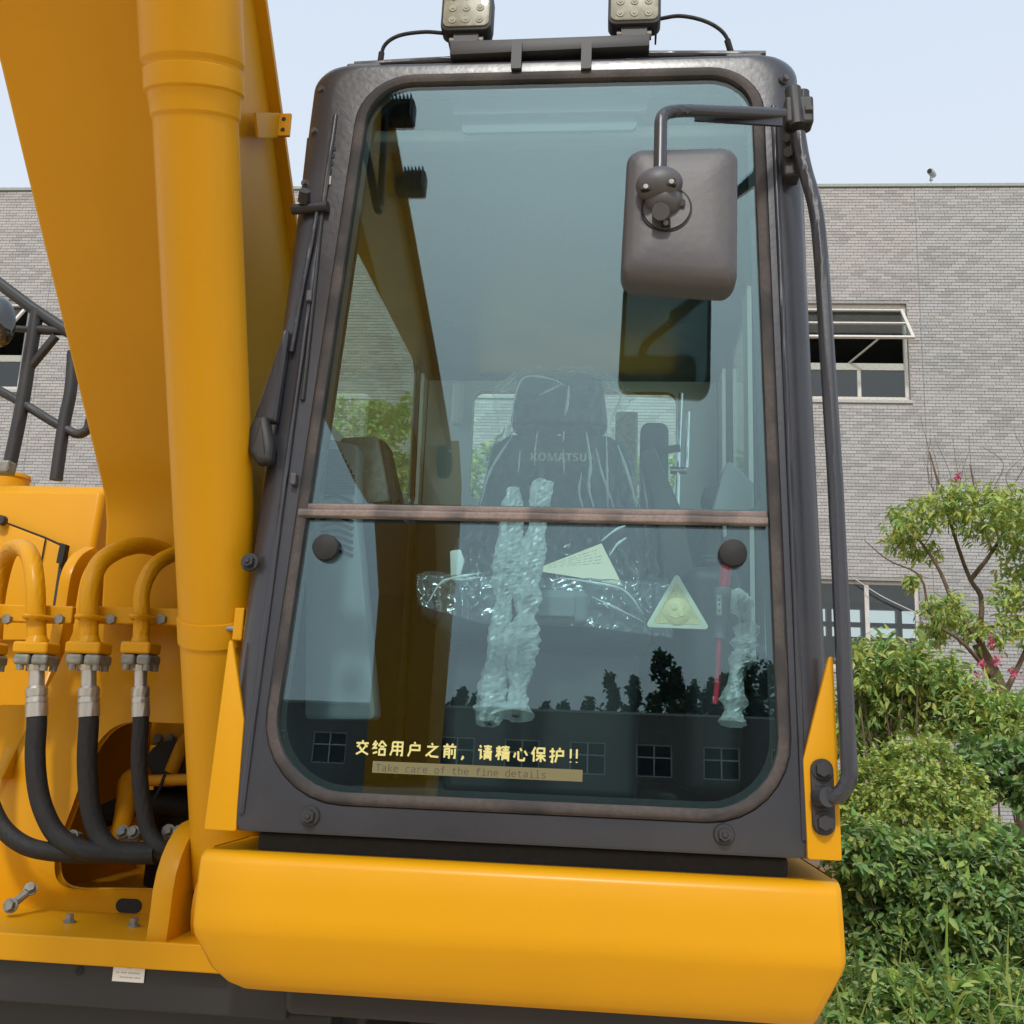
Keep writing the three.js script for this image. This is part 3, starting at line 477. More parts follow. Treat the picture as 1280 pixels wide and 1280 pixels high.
// ---------------------------------------------------------------- cab mirror on its arm
{
  const o = 0.25, c = [[775, 354], [921, 364], [922, 190], [784, 193]].map(([x, y]) => { const p = fuv(x, y, o); return [p.x, p.y]; });
  const cu = (c[0][0] + c[2][0]) / 2, cv = (c[0][1] + c[2][1]) / 2;
  const sc = (k) => c.map(([u, v]) => [cu + (u - cu) * k, cv + (v - cv) * k]);
  const ring = (k, off, r = 0.026) => ringF(sc(k), r * k, off, 6);
  const hs = part('cab_mirror', loft([ring(0.90, o - 0.045, 0.03), ring(0.985, o - 0.045), ring(1.0, o - 0.03), ring(1.0, o), ring(0.985, o + 0.012), ring(0.93, o + 0.024), ring(0.8, o + 0.031), ring(0.5, o + 0.035), ring(0.2, o + 0.036)], { cap0: true, cap1: true, crease: 0.7 }), M.plastic);
  part('mirror_glass', extF(roundPoly(sc(0.9), 0.024, 6), 0.002, o - 0.049), M.mirror, hs);
  // round socket with dark gap and clamp ball
  const s0 = fp(833, 262, o + 0.034), n = FN.clone();
  part('socket', [cyl(s0.clone().addScaledVector(n, -0.004), s0.clone().addScaledVector(n, 0.0035), 0.0445, 0.0445, 32)], M.rubber, hs);
  part('socket_plate', [cyl(s0, s0.clone().addScaledVector(n, 0.006), 0.0415, 0.0405, 32), cyl(fp(852, 253, o + 0.04), fp(852, 253, o + 0.048), 0.007, 0.006, 10)], M.plastic, hs);
  const k0 = fp(824, 232, o + 0.05);
  const dome = new THREE.SphereGeometry(1, 32, 20); dome.scale(0.041, 0.031, 0.03); dome.rotateZ(0.12); dome.translate(k0.x, k0.y + 0.002, k0.z);
  const dm = new THREE.SphereGeometry(1, 28, 18); dm.scale(0.033, 0.028, 0.03); { const q = fp(830, 252, o + 0.036); dm.translate(q.x, q.y, q.z); }
  part('clamp_cover', [dome, dm], M.plastic, hs);
  part('clamp_knob', [cyl(fp(827, 266, o + 0.035), fp(826, 264, o + 0.066), 0.0165, 0.015, 20)], M.plastic, hs);
  for (const [x, y, oo] of [[807, 236, 0.066], [839, 230, 0.07], [832, 281, 0.042]]) { const q = fp(x, y, o + oo), uu = q.clone().sub(FO).dot(FU), vv = q.clone().sub(FO).dot(FV);
    part('screw_recess', extF(roundPoly([[uu - 0.0085, vv - 0.005], [uu + 0.0085, vv - 0.005], [uu + 0.0085, vv + 0.007], [uu - 0.0085, vv + 0.007]], 0.003, 2), 0.01, o + oo - 0.004), M.rubber, hs);
    part('screw', [cyl(q, q.clone().addScaledVector(n, 0.0085), 0.0048, 0.0044, 14)], M.zinc, hs); }
  part('mirror_arm', [pipe([fp(825, 222, o + 0.045), fp(826, 142, o + 0.03), fp(850, 138, o + 0.01), fp(978, 142, 0.075)], 0.0115, { R: 0.042, n: 18 })], M.charcoal, hs);
  const q = [[868, 140, 0.2], [978, 140, 0.08], [978, 158, 0.08], [868, 151, 0.2]].map(([x, y, oo]) => fp(x, y, oo));
  part('arm_gusset', loft([q.map((p) => p.clone().addScaledVector(FN, 0.003)), q.map((p) => p.clone().addScaledVector(FN, -0.003))], { cap0: true, cap1: true, crease: 0.2 }), M.charcoal, hs);
  part('arm_clamp', [cyl(fp(997, 158, 0.05), fp(991, 112, 0.05), 0.0165, 0.0165, 20), cyl(fp(1005, 162, 0.035), fp(1003, 116, 0.035), 0.014, 0.014, 18), rbox(...(() => { const p = fp(996, 140, 0.05); return [p.x - 0.024, p.x + 0.032, p.y - 0.03, p.y + 0.03, p.z - 0.025, p.z + 0.012]; })(), 0.006), cyl(fp(1006, 137, 0.06), fp(1016, 137, 0.06), 0.009, 0.009, 6), rbox(...(() => { const p = fp(984, 190, 0.0); return [p.x - 0.012, p.x + 0.022, p.y - 0.07, p.y + 0.075, p.z - 0.03, p.z + 0.03]; })(), 0.006), cyl(fp(985, 190, 0.03), fp(985, 190, 0.045), 0.011, 0.01, 6), cyl(fp(983, 172, 0.03), fp(983, 172, 0.043), 0.009, 0.009, 6)], M.black, hs);
}
// ---------------------------------------------------------------- grab rail at the door side
{
  const h = part('grab_rail', pipe([[998, 168, 0.05], [1004, 205, 0.05], [1021, 262, 0.05], [1027, 330, 0.05], [1044, 600, 0.05], [1056, 850, 0.05], [1062, 975, 0.05], [1050, 995, 0.045], [1028, 997, 0.02]].map(([x, y, o]) => fp(x, y, o)), 0.0142, { R: 0.055, n: 20 }), M.charcoal);
  const [u, v] = fuv(1028, 996, 0.01).toArray();
  const tilt = 0.02;
  part('mounting_plate', extF(roundPoly([[u - 0.0195, v - 0.064], [u + 0.0195, v - 0.064], [u + 0.0195, v + 0.064], [u - 0.0195, v + 0.064]], 0.0185, 6), 0.008, 0.009, { bevel: 0.002 }), M.black, h);
  for (const dv of [-0.043, 0.046]) part('bolt', hexBolt(F(u, v + dv, 0.017), FN, 0.0135, 0.014), M.black, h);
  part('rail_socket', [cyl(F(u - 0.004, v, 0.017), F(u + 0.004, v, 0.042), 0.02, 0.017, 20)], M.charcoal, h);
}
// ---------------------------------------------------------------- deck cover below the cab
{
  const prof = [[1.3225, -1.945], [1.3218, -1.915], [1.3185, -1.898], [1.312, -1.888], [1.302, -1.8835], [1.26, -1.881], [1.215, -1.879], [1.196, -1.8795], [1.18, -1.884], [1.12, -1.912], [1.095, -1.925], [1.083, -1.938], [1.077, -1.96], [1.0755, -2.02]];
  const rings = prof.map(([y, z]) => {
    const t = Math.max(0, (1.20 - y) / 0.125), xL = -0.738 + 0.125 * (1 - Math.sqrt(Math.max(0, 1 - Math.min(1, t) ** 2))), xR = y > 1.19 ? 0.399 + (1.32 - y) * 0.03 : 0.403 - (1.19 - y) * 0.42;
    const r = 0.018, p = [V(xL, y, -3.5), V(xL, y, -2.6)];
    for (let k = 0; k <= 6; k++) { const a = k / 6 * Math.PI / 2; p.push(V(xL + r * (1 - Math.cos(a)), y, z - r * (1 - Math.sin(a)))); }
    for (let k = 1; k < 10; k++) p.push(V(xL + r + (xR - xL - 2 * r) * k / 10, y, z));
    for (let k = 0; k <= 6; k++) { const a = k / 6 * Math.PI / 2; p.push(V(xR - r * (1 - Math.sin(a)), y, z - r * (1 - Math.cos(a)))); }
    p.push(V(xR, y, -2.6), V(xR, y, -3.5)); return p;
  });
  part('deck_cover', [loft(rings, { closed: false, crease: 0.9 }), rbox(-0.737, 0.398, 1.295, 1.3215, -3.5, -1.95, 0.004)], M.yellow);
  part('deck_underside', rbox(-0.6, 0.34, 1.02, 1.08, -3.4, -2.02, 0.02), M.black);
}

// ---------------------------------------------------------------- boom, arm and bucket (in the machine's upright plane)
const bx0 = -1.30, bx1 = -0.905;
{
  // profile as [y, z]: belly from the foot up and forward, then back along the top plate
  const belly = [[1.72, -2.52], [2.04, -2.475], [2.10, -2.452], [2.15, -2.412], [2.883, -1.794], [3.26, -1.43], [3.42, -1.12], [3.44, -0.8], [3.30, -0.2], [3.14, 0.35], [3.06, 0.95], [3.05, 1.25]];
  const top = [[3.22, 1.36], [3.40, 1.30], [3.62, 0.7], [3.80, 0.12], [3.98, -0.45], [4.16, -0.95], [4.18, -1.22], [4.02, -1.52], [3.30, -2.14], [2.94, -2.47], [2.5, -2.86], [2.2, -3.1], [1.9, -3.14], [1.72, -3.0]];
  const prof = [...belly, ...top];
  const boom = part('boom', extX(prof, bx0, bx1, { bevel: 0.006, seg: 2, crease: 0.35 }), M.yellow, ex, 'yellow box section boom rising past the cab');
  // flanges of the top plate standing proud of the web
  const edge = top.slice(1, -3).reverse();
  const strip = (x0, x1, pts, t) => { const rings = pts.map(([y, z], i) => { const a = pts[Math.max(0, i - 1)], b = pts[Math.min(pts.length - 1, i + 1)]; const d = new THREE.Vector2(b[0] - a[0], b[1] - a[1]).normalize(); const ny = -d.y * t, nz = d.x * t; return [V(x0, y, z), V(x1, y, z), V(x1, y - ny, z - nz), V(x0, y - ny, z - nz)]; }); return loft(rings, { cap0: true, cap1: true, crease: 0.4 }); };
  part('top_plate', strip(bx0 - 0.03, bx1 + 0.03, edge, -0.016), M.yellow, boom);
  { const q = [[317, 141], [346, 141], [346, 172], [320, 172]].map(([x, y]) => atx(x, y, bx1 + 0.032)); const o = q[1].clone().add(q[2]).multiplyScalar(0.5);
    part('pipe_bracket', [loft([q, q.map((p) => p.clone().add(V(0.006, 0, 0)))], { cap0: true, cap1: true, crease: 0.2 }), rbox(o.x - 0.03, o.x + 0.036, o.y - 0.032, o.y + 0.032, o.z - 0.006, o.z + 0.003, 0.002)], M.yellow, boom);
    for (const dy of [-0.015, 0.015]) part('bracket_hole', cyl(V(o.x + 0.018, o.y + dy, o.z), V(o.x + 0.018, o.y + dy, o.z + 0.0042), 0.0055, 0.0055, 14), M.rubber, boom); }
  // hydraulic tubes carried along the top of the boom on clamps
  const off = (k, x) => edge.map(([y, z], i) => { const a = edge[Math.max(0, i - 1)], b = edge[Math.min(edge.length - 1, i + 1)]; const d = new THREE.Vector2(b[0] - a[0], b[1] - a[1]).normalize(); return V(x, y + d.y * k, z - d.x * k); });
  for (const x of [bx1 - 0.02, bx1 - 0.09, bx0 + 0.05]) part('boom_tube', pipe(off(0.075, x), 0.021, { smooth: 60, n: 12 }), M.yellow, boom);
  for (const i of [2, 4, 6, 8]) { const p = off(0.04, 0)[i]; part('tube_clamp', rbox(bx0 + 0.02, bx1 + 0.005, p.y - 0.03, p.y + 0.03, p.z - 0.03, p.z + 0.03, 0.006), M.yellow, boom); }
  // two finned lamps on the cab side of the boom
  for (const [y, z] of [[4.0, -0.60], [3.90, -0.30]]) {
    const l = part('boom_lamp', [rbox(-0.875, -0.785, y - 0.045, y + 0.055, z - 0.035, z + 0.035, 0.012), ...[0, 1, 2, 3, 4, 5].map((k) => rbox(-0.868 + k * 0.0145, -0.863 + k * 0.0145, y - 0.04, y + 0.05, z - 0.06, z - 0.032, 0.002))], M.plastic, boom);
    part('lamp_bracket', rbox(-0.905, -0.86, y - 0.04, y + 0.02, z - 0.03, z + 0.03, 0.004), M.black, l);
  }
  part('lamp_hose', pipe([V(-0.86, 3.9, -0.75), V(-0.82, 3.55, -0.85), V(-0.78, 3.3, -1.0), V(-0.8, 3.42, -1.2), V(-0.88, 3.5, -1.3)], 0.013, { smooth: 30, n: 10 }), M.rubber, boom);
  part('boom_tip_pin', [cyl(V(bx0 - 0.05, 3.24, 1.12), V(bx1 + 0.05, 3.24, 1.12), 0.085, 0.085, 28), cyl(V(bx1 + 0.05, 3.24, 1.12), V(bx1 + 0.06, 3.24, 1.12), 0.06, 0.055, 28)], M.black, boom);
  part('boom_foot_boss', cyl(V(bx0 - 0.1, 1.98, -2.95), V(bx1 + 0.1, 1.98, -2.95), 0.13, 0.13, 28), M.yellow, boom);

  // arm hanging from the boom tip, its foot drawn back towards the machine
  const armP = [[3.62, 1.75], [3.42, 1.98], [3.1, 2.02], [1.0, 1.78], [0.86, 1.66], [0.9, 1.5], [2.6, 1.42], [3.0, 1.12], [3.2, 1.0], [3.36, 1.1]];
  const arm = part('arm', extX(armP, -1.235, -0.915, { bevel: 0.006 }), M.yellow, ex, 'yellow arm hanging down in front');
  part('arm_cylinder', [cyl(V(-1.1, 3.95, -0.4), V(-1.1, 3.72, 1.0), 0.075, 0.075, 20), cyl(V(-1.1, 3.72, 1.0), V(-1.1, 3.6, 1.72), 0.048, 0.048, 16), cyl(V(-1.18, 3.58, 1.75), V(-1.02, 3.58, 1.75), 0.08, 0.08, 16)], M.yellow, arm);
  part('bucket_cylinder', [cyl(V(-1.08, 3.0, 2.16), V(-1.08, 1.7, 2.05), 0.06, 0.06, 18), cyl(V(-1.08, 1.7, 2.05), V(-1.08, 0.95, 2.0), 0.038, 0.038, 16)], M.yellow, arm);
  part('bucket_link', [rbox(-1.2, -1.15, 0.55, 1.0, 1.8, 2.05, 0.02), rbox(-1.0, -0.95, 0.55, 1.0, 1.8, 2.05, 0.02)], M.yellow, arm);
  const shell = [[0.95, 1.60], [0.70, 2.02], [0.38, 2.1], [0.1, 1.9], [0.03, 1.5], [0.12, 1.05], [0.16, 1.05], [0.09, 1.5], [0.15, 1.84], [0.40, 2.03], [0.68, 1.94], [0.90, 1.57]];
  const bk = part('bucket', [extX(shell, -1.6, -0.55, { bevel: 0.004 }), extX([[0.93, 1.6], [0.70, 2.0], [0.38, 2.08], [0.1, 1.9], [0.04, 1.5], [0.13, 1.1], [0.5, 1.3]], -1.6, -1.575), extX([[0.93, 1.6], [0.70, 2.0], [0.38, 2.08], [0.1, 1.9], [0.04, 1.5], [0.13, 1.1], [0.5, 1.3]], -0.575, -0.55)], M.black, arm);
  void bk;
}
// ---------------------------------------------------------------- boom cylinder beside the cab
{
  const X = -0.80, lo = V(X, 1.20, -2.16), P = (px, py) => { const p = atx(px, py, X); return p; };
  const a = P(284, 1000), b = P(246, 180), d = b.clone().sub(a).normalize();
  const on = (y) => a.clone().addScaledVector(d, (y - a.y) / d.y);
  const yOf = (py) => P(246, py).y, r = 0.0785;
  const c = part('boom_cylinder', pipe([on(1.22), on(yOf(146))], r, { n: 48 }), M.yellow, ex, 'thick yellow hydraulic cylinder beside the cab');
  const lathe = (list) => loft(list.map(([y, rad]) => { const o = on(y), R = []; const N = V(1, 0, 0), B = d.clone().cross(N).normalize(); for (let k = 0; k < 48; k++) { const t = k / 48 * 2 * Math.PI; R.push(o.clone().addScaledVector(N, Math.cos(t) * rad).addScaledVector(B, Math.sin(t) * rad)); } return R; }), { crease: 0.35, cap0: true, cap1: true });
  const y1 = yOf(146), y2 = yOf(128), y3 = yOf(118), y4 = yOf(96), y5 = yOf(88);
  part('gland', lathe([[y1 - 0.012, r], [y1 - 0.006, r + 0.004], [y1 + 0.004, r + 0.0045], [y2 - 0.004, r + 0.006], [y2 + 0.004, r + 0.0075], [y2 + 0.008, r + 0.0125], [y3, r + 0.013], [y4 - 0.004, r + 0.013], [y4 - 0.001, r + 0.010], [y4 + 0.003, r + 0.010], [y5, r + 0.0155], [y5 + 0.004, r + 0.016], [y5 + 0.34, r + 0.016], [y5 + 0.345, r + 0.008], [y5 + 0.42, r + 0.004], [y5 + 0.42, 0.05]]), M.yellow, c);
  part('rod', cyl(on(y5 + 0.4), on(3.98), 0.042, 0.042, 24), M.chrome, c);
  part('rod_eye', cyl(V(X - 0.1, 4.0, on(4.0).z), V(X + 0.07, 4.0, on(4.0).z), 0.1, 0.1, 24), M.yellow, c);
  // band clamp holding the tube bar
  const yb0 = yOf(792), yb1 = yOf(760);
  part('band_clamp', [lathe([[yb0, r], [yb0 + 0.001, r + 0.004], [yb1 - 0.001, r + 0.004], [yb1, r]]), (() => { const p = on((yb0 + yb1) / 2); return rbox(p.x + r - 0.02, p.x + r + 0.0, yb0 - 0.008, yb1 + 0.008, p.z + r * 0.62, p.z + r * 0.62 + 0.03, 0.003); })()], M.yellow, c);
  { const p = on((yb0 + yb1) / 2); part('clamp_bolt', cyl(V(p.x + r - 0.045, p.y - 0.008, p.z + r * 0.62 + 0.018), V(p.x + r + 0.014, p.y - 0.008, p.z + r * 0.62 + 0.018), 0.0065, 0.0065, 8), M.zinc, c); }
  part('cylinder_foot', [lathe([[1.13, r * 0.7], [1.2, r * 0.92], [1.23, r * 0.99], [1.3, r]]), cyl(V(X - 0.05, 1.17, on(1.17).z), V(X + 0.09, 1.17, on(1.17).z), 0.1, 0.1, 24)], M.yellow, c);
  // welded lugs of the cylinder foot pin on the frame
  const zc = on(1.17).z, zD0 = -2.11;
  for (const x of [-0.895, -0.67]) part('foot_lug', extX([[1.1, zc - 0.155], [1.1, Math.min(zc + 0.16, zD0)], [1.13, Math.min(zc + 0.155, zD0)], ...Array.from({ length: 15 }, (_, k) => { const a = -0.1 + k / 14 * (Math.PI + 0.2); return [1.19 + 0.15 * Math.sin(a), Math.min(zD0, zc + 0.15 * Math.cos(a))]; }), [1.13, zc - 0.155]], x - 0.022, x + 0.022, { bevel: 0.004 }), M.yellow);
}
// ---------------------------------------------------------------- revolving frame in front of the boom foot
{
  const zD = -2.10;
  const deck = part('frame_deck', [rbox(-1.75, -0.745, 1.083, 1.118, -3.2, zD, 0.004)], M.yellow);
  part('front_lip', rbox(-1.75, -0.742, 1.070, 1.1215, zD + 0.001, zD + 0.014, 0.004), M.yellow, deck);
  const P = (list, z) => list.map(([x, y]) => { const q = at(x, y, z); return [q.x, q.y]; });
  const zW = -2.38;
  part('frame_web', ext(P([[262, 770], [98, 772], [70, 838], [34, 905], [-10, 985], [-60, 1010], [-60, 1152], [262, 1152]], zW).reverse(), 0.03, { holes: [(() => { const c = new THREE.CatmullRomCurve3(P([[250, 903], [200, 901], [164, 900], [140, 908], [122, 926], [108, 950], [98, 980], [86, 1014], [74, 1046], [66, 1080], [70, 1102], [84, 1112], [140, 1114], [250, 1116]], zW).map(([x, y]) => V(x, y, 0)), false, 'centripetal'); return c.getPoints(50).map((q) => new THREE.Vector2(q.x, q.y)).reverse(); })()], o: V(0, 0, zW - 0.03), bevel: 0.004 }), M.yellow, deck);
  part('web_rib', ext(roundPoly(P([[-20, 880], [36, 880], [0, 960], [-40, 1040]], zW + 0.06).reverse(), 0.01, 3), 0.02, { o: V(0, 0, zW - 0.02) }), M.yellow, deck);
  // bolts and marks on the deck
  for (const [px, py] of [[90, 1148], [170, 1155], [213, 1140]]) { const p = at(px, py, -2.25); part('deck_bolt', hexBolt(V(p.x, 1.118, -2.24), V(0, 1, 0), 0.0095, 0.018), M.zinc, deck); }
  { const p = at(150, 1146, -2.34); part('drain_hole', ext(roundPoly([[p.x - 0.03, 1.12], [p.x + 0.03, 1.12], [p.x + 0.03, 1.15], [p.x - 0.03, 1.15]], 0.0149, 5), 0.006, { o: V(0, 0, zW - 0.002) }), M.rubber, deck); }
  { const a = at(38, 1112, -2.3), b = at(14, 1132, -2.26); part('link_bolt', [cyl(a, b, 0.009, 0.009, 12), hexBolt(a, V(0.3, 0.6, 0.8), 0.011, 0.016), hexBolt(b, V(0.1, 0.2, 1), 0.012, 0.018)], M.zinc, deck); }
  // inside the frame opening: inner wall, tubes, motor flange, all in shade
  part('inner_wall', rbox(-1.6, -0.9, 1.1, 1.75, -3.12, -3.08, 0.01), M.yellow, deck);
  part('inner_rib', [rbox(-1.42, -1.39, 1.1, 1.6, -3.08, -2.42, 0.01)], M.yellow, deck);
  part('swing_motor', [cyl(at(212, 955, -2.75), at(212, 955, -2.6), 0.062, 0.058, 28), cyl(at(212, 955, -2.6), at(212, 955, -2.585), 0.016, 0.016, 16), cyl(V(-1.12, 1.1, -2.85), V(-1.12, 1.45, -2.85), 0.13, 0.13, 28)], M.black, deck);
  part('motor_port_block', [rbox(...(() => { const p = at(210, 915, -2.65); return [p.x - 0.05, p.x + 0.05, p.y - 0.035, p.y + 0.04, p.z - 0.05, p.z]; })(), 0.008)], M.yellow, deck);
  for (const px of [199, 214]) part('port_bolt', hexBolt(at(px, 924, -2.65), V(0, 0, 1), 0.011, 0.014), M.zinc, deck);
  part('inner_tube', pipe([at(185, 970, -2.55), at(162, 975, -2.55), at(158, 1000, -2.55), at(152, 1035, -2.55), at(140, 1065, -2.58)], 0.024, { smooth: 24, n: 14 }), M.yellow, deck);
  part('inner_tube', pipe([at(180, 976, -2.52), at(245, 974, -2.52)], 0.014, { n: 12 }), M.yellow, deck);
  part('inner_tube', pipe([at(214, 965, -2.56), at(220, 950, -2.56), at(232, 925, -2.58), at(245, 915, -2.6)], 0.017, { smooth: 20, n: 12 }), M.yellow, deck);
  part('inner_hose', pipe([at(130, 1020, -2.6), at(160, 1008, -2.6), at(200, 1002, -2.62), at(240, 1010, -2.65)], 0.03, { smooth: 24, n: 14 }), M.rubber, deck);
  part('cable_tie', pipe([at(206, 968, -2.51), at(200, 985, -2.5), at(194, 998, -2.5)], 0.004, { n: 8 }), M.rubber, deck);
  for (const [px, py] of [[83, 1050], [160, 1045], [217, 1044]]) { const p = at(px, py, -2.3); part('hose_joint', [rbox(p.x - 0.024, p.x + 0.024, p.y - 0.012, p.y + 0.016, p.z - 0.03, p.z, 0.005), hexBolt(V(p.x - 0.012, p.y + 0.008, p.z), V(0, 0.3, 1), 0.011, 0.016), hexBolt(V(p.x + 0.013, p.y + 0.008, p.z), V(0, 0.3, 1), 0.011, 0.016)], M.zinc, deck); }
  // dark lower chassis with its sticker
  const ch = part('lower_chassis', [rbox(-1.9, -0.62, 0.985, 1.068, -3.1, zD - 0.02, 0.006), rbox(-1.9, -0.5, 0.80, 0.985, -3.3, -2.3, 0.02), rbox(-1.9, -0.55, 0.87, 0.984, -3.1, -2.2, 0.01)], M.black);
  { const p = at(99, 1214, zD - 0.018); part('chassis_hole', cyl(V(p.x, p.y, zD - 0.05), V(p.x, p.y, zD - 0.0185), 0.009, 0.009, 14), M.rubber, ch); }
  const cv = document.createElement('canvas'); cv.width = 256; cv.height = 128; const g = cv.getContext('2d'); g.fillStyle = '#e9e7e2'; g.fillRect(0, 0, 256, 128); g.fillStyle = '#8a8784'; g.font = 'bold 17px sans-serif'; g.textAlign = 'center';
  const dots = (y, x0, x1, s) => { for (let x = x0; x < x1; x += s) if (rnd() > 0.2) g.fillRect(x, y, s * 0.6, s * 0.75); }; dots(24, 112, 146, 13); dots(60, 30, 226, 12); dots(92, 36, 220, 12);
  const st = new THREE.CanvasTexture(cv); st.colorSpace = THREE.SRGBColorSpace;
  const c0 = at(161, 1216, zD - 0.017), w = 0.066, hgt = 0.034; const sg = new THREE.PlaneGeometry(w, hgt); sg.translate(c0.x - BASE.x, c0.y, zD - 0.0165 - BASE.z);
  const sm = new THREE.Mesh(sg, std(lin(1, 1, 1), { map: st, roughness: 0.6 })); sm.name = 'white_sticker'; ch.add(sm);
}
// boom foot brackets: rounded plates standing on the frame
{
  for (const [X, pts, t] of [[-1.40, [[118, 684], [102, 694], [90, 715], [82, 760], [72, 815], [52, 868], [26, 925], [2, 975]], 0.03], [-1.345, [[140, 690], [124, 700], [112, 720], [104, 760], [98, 815], [86, 862], [66, 905]], 0.022]]) {
    const f = new THREE.CatmullRomCurve3(pts.map(([x, y]) => atx(x, y, X)), false, 'centripetal').getPoints(36); const z = Math.min(...f.map((p) => p.z)) - 0.35;
    const prof = [...f.map((p) => [p.y, p.z]), [f[f.length - 1].y, z], [f[0].y - 0.05, z]];
    part('boom_bracket', extX(prof, X - t, X, { bevel: 0.003 }), M.yellow);
  }
}
// ---------------------------------------------------------------- hydraulic tubes, flanges and hoses in front of the boom foot
{
  const z = -2.25;
  const clampBar = part('tube_support_bar', [(() => { const a = at(-40, 752, z), b = at(80, 778, z); return rbox(a.x, b.x, b.y, a.y, z - 0.05, z - 0.03, 0.005); })(), (() => { const a = at(97, 755, z), b = at(236, 781, z); return rbox(a.x, b.x, b.y, a.y, z - 0.05, z - 0.03, 0.005); })(), (() => { const a = at(97, 755, z), b = at(236, 758, z); return rbox(a.x, b.x, a.y - 0.006, a.y, z - 0.12, z - 0.05, 0.003); })()], M.yellow);
  const line = (tubePts, fx, r, hosePts, hr) => {                       // the fittings hang on a slightly slanted axis
    const A = (py) => at(fx, py, z), w = r * 1.95, slab = (x0, x1, p0, p1, rad) => { const c = A((p0 + p1) / 2); return rbox(c.x + x0, c.x + x1, A(p1).y, A(p0).y, z - 0.032, z + 0.032, rad, 3); };
    const along = (p, d) => A(p).add(V(0, d, 0));
    const t = part('hydraulic_tube', pipe([A(806), ...tubePts.map(([x, y, zz]) => at(x, y, zz ?? z))], r, { smooth: 48, n: 20 }), M.yellow);
    part('tube_collar', cyl(along(804, 0), A(796), r * 1.25, r * 1.02, 20), M.yellow, t);
    part('flange_block', [slab(-w, w, 803, 818, 0.007)], M.yellow, t);
    part('split_flange', [slab(-w * 0.98, -0.002, 818.4, 832, 0.008), slab(0.002, w * 0.98, 818.4, 832, 0.008)], M.zinc, t);
    for (const sx of [-1, 1]) for (const sz of [-1, 1]) { const c = A(833); part('flange_bolt', cyl(V(c.x + sx * w * 0.68, c.y - 0.010, z + sz * 0.02), V(c.x + sx * w * 0.68, c.y + 0.004, z + sz * 0.02), 0.0085, 0.0085, 12), M.zinc, t); }
    part('fitting_neck', [cyl(A(829), A(861), r * 0.78, r * 0.78, 20), cyl(A(831), A(838), r * 1.05, r * 0.85, 20)], M.steel, t);
    part('ferrule', [cyl(A(858), A(861), r * 0.95, r * 1.12, 24), cyl(A(861), A(870), r * 1.12, r * 1.08, 24), cyl(A(870), A(872), r * 1.0, r * 1.0, 24), cyl(A(872), A(878), r * 1.08, r * 1.12, 24), cyl(A(878), A(880), r * 1.04, r * 1.04, 24), cyl(A(880), A(896), r * 1.12, r * 1.12, 24)], M.steel, t);
    part('hose', pipe([A(893), A(905), ...hosePts.map(([x, y, zz]) => at(x, y, zz ?? z))], hr, { smooth: 60, n: 20 }), M.rubber, t);
    const u = A(772), ub = [];
    for (let k = 0; k <= 12; k++) { const q = Math.PI * k / 12; ub.push(V(u.x - Math.cos(q) * (r + 0.006), u.y, z - 0.03 + Math.sin(q) * (r + 0.045))); }
    part('u_bolt', pipe([V(u.x - r - 0.006, u.y, z - 0.055), ...ub, V(u.x + r + 0.006, u.y, z - 0.055)], 0.006, { n: 8 }), M.yellow, t);
    part('u_bolt_nut', cyl(V(u.x + r + 0.02, u.y, z - 0.03), V(u.x + r + 0.02, u.y, z - 0.018), 0.012, 0.012, 6), M.zinc, t);
  };
  line([[45, 770], [44, 730], [38, 696, -2.28], [24, 684, -2.36], [8, 696, -2.46], [-4, 745, -2.5], [-8, 800, -2.5]], 46, 0.0215, [[44, 942], [47, 983], [55, 1014], [72, 1044], [103, 1062, -2.24], [150, 1066, -2.24], [205, 1064, -2.25]], 0.0218);
  line([[111, 770], [113, 735], [124, 705, -2.28], [150, 687, -2.34], [182, 682, -2.42], [212, 695, -2.5], [225, 730, -2.55], [232, 780, -2.55]], 111, 0.0215, [[109, 942], [110, 976], [114, 1014], [123, 1042], [138, 1060, -2.24], [160, 1067, -2.24], [195, 1067, -2.24]], 0.0218);
  line([[177, 770], [178, 738], [190, 711, -2.28], [214, 694, -2.36], [245, 690, -2.46], [275, 720, -2.52]], 176, 0.018, [[174, 942], [175, 976], [180, 1014], [187, 1042], [202, 1060, -2.24], [225, 1066, -2.26]], 0.0178);
  line([[-22, 770], [-24, 730], [-34, 696, -2.28], [-60, 690, -2.36]], -20, 0.0215, [[-22, 930], [-20, 975], [0, 1030], [30, 1056], [75, 1066], [140, 1067, -2.26]], 0.02);
  void clampBar;
}
